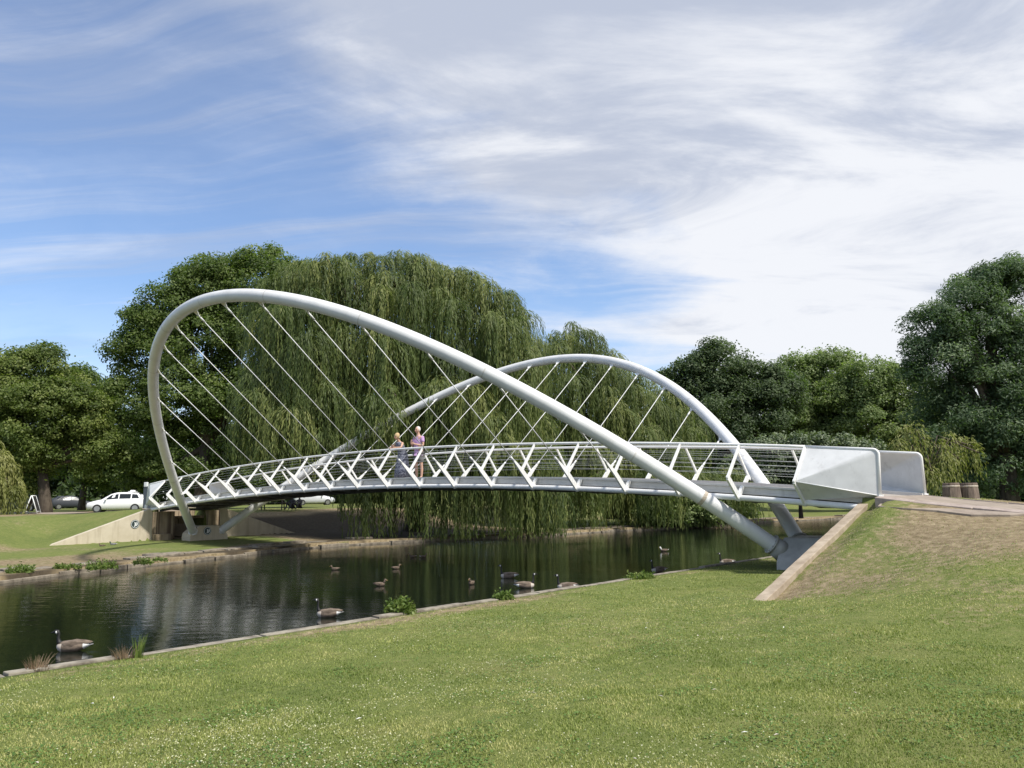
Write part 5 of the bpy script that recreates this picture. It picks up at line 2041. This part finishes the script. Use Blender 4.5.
# ------------------------------------------------------------------ turf
def turf():
    rg = np.random.default_rng(4)
    M['turf'] = leafmat('turf_blades', (0.145, 0.195, 0.040), (0.265, 0.305, 0.078), (0.48, 0.45, 0.19), trans=0.25, rough=0.6)
    n = 620000
    # density falls with distance from the photographer
    u = rg.random(n)
    Y = 3.4 * (26 / 3.4) ** (u ** 1.0)
    x = (rg.random(n) * 1.5 - 0.75) * Y
    s, t = to_st(x, Y)
    ok = (s > 12.42) & (t > -8)
    ok &= ~((s > 16.2) & (np.abs(t) < 2.0)) & ~((s > 16.7) & (s < 19.4) & (t < 2.6) & (t > 0)) & ~((s < 16.58) & (s > 16.3) & (t < 7.1))
    x, Y, s, t = x[ok], Y[ok], s[ok], t[ok]
    dry = dry_near(s, t)
    nz_ = vn(s * 1.7, t * 1.7, 12) * 0.6 + vn(s * 5.1, t * 5.1, 13) * 0.4
    keep = rg.random(len(x)) > np.clip(dry * 1.25 - 0.25 + (nz_ - 0.5) * 0.8, 0, 0.93)
    x, Y, s, t, dry, nz_ = x[keep], Y[keep], s[keep], t[keep], dry[keep], nz_[keep]
    z = h_near(s, t)
    m = len(x)
    h = rg.uniform(0.008, 0.024, m) * (0.4 + 1.2 * nz_)
    w = 0.0019 + 0.00040 * Y
    a = rg.uniform(0, 2 * math.pi, m)
    lean = rg.uniform(0.1, 1.0, m) * h
    base = np.stack([x, Y, z - 0.003], 1)
    d = np.stack([np.cos(a), np.sin(a), np.zeros(m)], 1)
    sd_ = np.stack([-np.sin(a), np.cos(a), np.zeros(m)], 1) * w[:, None]
    tip = base + d * lean[:, None]
    tip[:, 2] += h
    v = np.stack([base - sd_, base + sd_, tip], 1).reshape(-1, 3)
    f = np.arange(3 * m).reshape(m, 3)
    hue = np.clip(0.36 + 0.55 * (vn(s * 0.5, t * 0.5, 14) - 0.5) + 0.75 * (vn(s * 3.1, t * 3.1, 15) - 0.5) + 0.35 * (vn(s * 9, t * 9, 16) - 0.5) + rg.normal(0, 0.17, m) + 0.3 * np.clip(dry, 0, 1), 0, 1)
    o = link('turf_grass', np_mesh('turf_grass', v, f, M['turf'], np.repeat(hue, 3)))
    tag(o, 'short mown grass covering the lawn and slope', 'grass', kind='stuff')
    # pale clover heads and dry flecks
    n = 90000
    u = rg.random(n)
    Y = 3.6 * (20 / 3.6) ** u
    x = (rg.random(n) * 1.5 - 0.75) * Y
    s, t = to_st(x, Y)
    ok = (s > 12.5) & ~((s > 16.2) & (np.abs(t) < 2.1))
    ok &= rg.random(n) < np.clip(vn(s * 0.9, t * 0.9, 17) * 2.4 - 0.75, 0.03, 1) * np.clip(0.95 - (x / Y + 0.1) * 1.5, 0.12, 1)
    x, Y, s, t = x[ok], Y[ok], s[ok], t[ok]
    m = len(x)
    c = np.stack([x, Y, h_near(s, t) + rg.uniform(0.012, 0.028, m)], 1)
    global RNG
    RNG = np.random.default_rng(5)
    dirs = unit(m)
    dirs[:, 2] *= 0.25
    dirs /= np.linalg.norm(dirs, axis=1)[:, None]
    v_, f_ = leaf_quads(c, 0.013, 0.7, dirs=dirs)
    M['fleck'] = leafmat('dry_flecks', (0.30, 0.30, 0.14), (0.48, 0.48, 0.28), (0.70, 0.69, 0.54), trans=0.2)
    o = link('clover_flecks', np_mesh('clover_flecks', v_, f_, M['fleck'], np.repeat(np.clip(rg.normal(0.45, 0.25, m), 0, 1), 4)))
    tag(o, 'pale clover heads and dry flecks scattered through the turf', 'clover', kind='stuff')


turf()


def clover():
    """low broad leaves in darker patches among the blades"""
    global RNG
    RNG = np.random.default_rng(8)
    rg = RNG
    n = 90000
    Y = 3.6 * (16 / 3.6) ** rg.random(n)
    x = (rg.random(n) * 1.5 - 0.75) * Y
    s, t = to_st(x, Y)
    dn = vn(s * 1.3, t * 1.3, 41) * 0.6 + vn(s * 4, t * 4, 42) * 0.4
    ok = (s > 12.5) & ~((s > 16.2) & (np.abs(t) < 3.5)) & (rg.random(n) < np.clip((dn - 0.50) * 6, 0, 1))
    x, Y, s, t = x[ok], Y[ok], s[ok], t[ok]
    m = len(x)
    c = np.stack([x, Y, h_near(s, t) + rg.uniform(0.010, 0.030, m)], 1)
    fc = np.tile([0, 0, 1.6], (m, 1))
    v_, f_ = leaf_quads(c, 0.020, 0.85, face=fc)
    M['clover'] = leafmat('clover_leaves', (0.055, 0.115, 0.022), (0.095, 0.175, 0.036), (0.17, 0.25, 0.06), trans=0.2)
    o = link('clover_leaves', np_mesh('clover_leaves', v_, f_, M['clover'], np.repeat(np.clip(rg.normal(0.5, 0.25, m), 0, 1), 4)))
    tag(o, 'patches of low broad clover leaves in the foreground lawn', 'clover', kind='stuff')


clover()

# fallen feathers and leaves on the lawn
mb = MB()
for k in range(30):
    Y = random.uniform(5, 15)
    x = random.uniform(-0.6, 0.6) * Y
    s, t = to_st(x, Y)
    if s < 12.8 or (s > 16 and abs(t) < 2.2):
        continue
    z = float(h_near(np.array(s), np.array(t))) + 0.03
    a = random.uniform(0, 6.28)
    l, w = random.uniform(0.012, 0.035), random.uniform(0.005, 0.012)
    dx, dy = math.cos(a), math.sin(a)
    mb.add([(x - dx * l, Y - dy * l, z), (x - dy * w, Y + dx * w, z + 0.008), (x + dx * l, Y + dy * l, z + 0.004), (x + dy * w, Y - dx * w, z + 0.006)], [(0, 1, 2, 3)], random.choice((0, 0, 0, 1)))
tag(mb.obj('fallen_feathers', [M['goose_pale'], M['goose_white']]), 'small fallen leaves and feathers lying on the lawn', 'litter', kind='stuff')
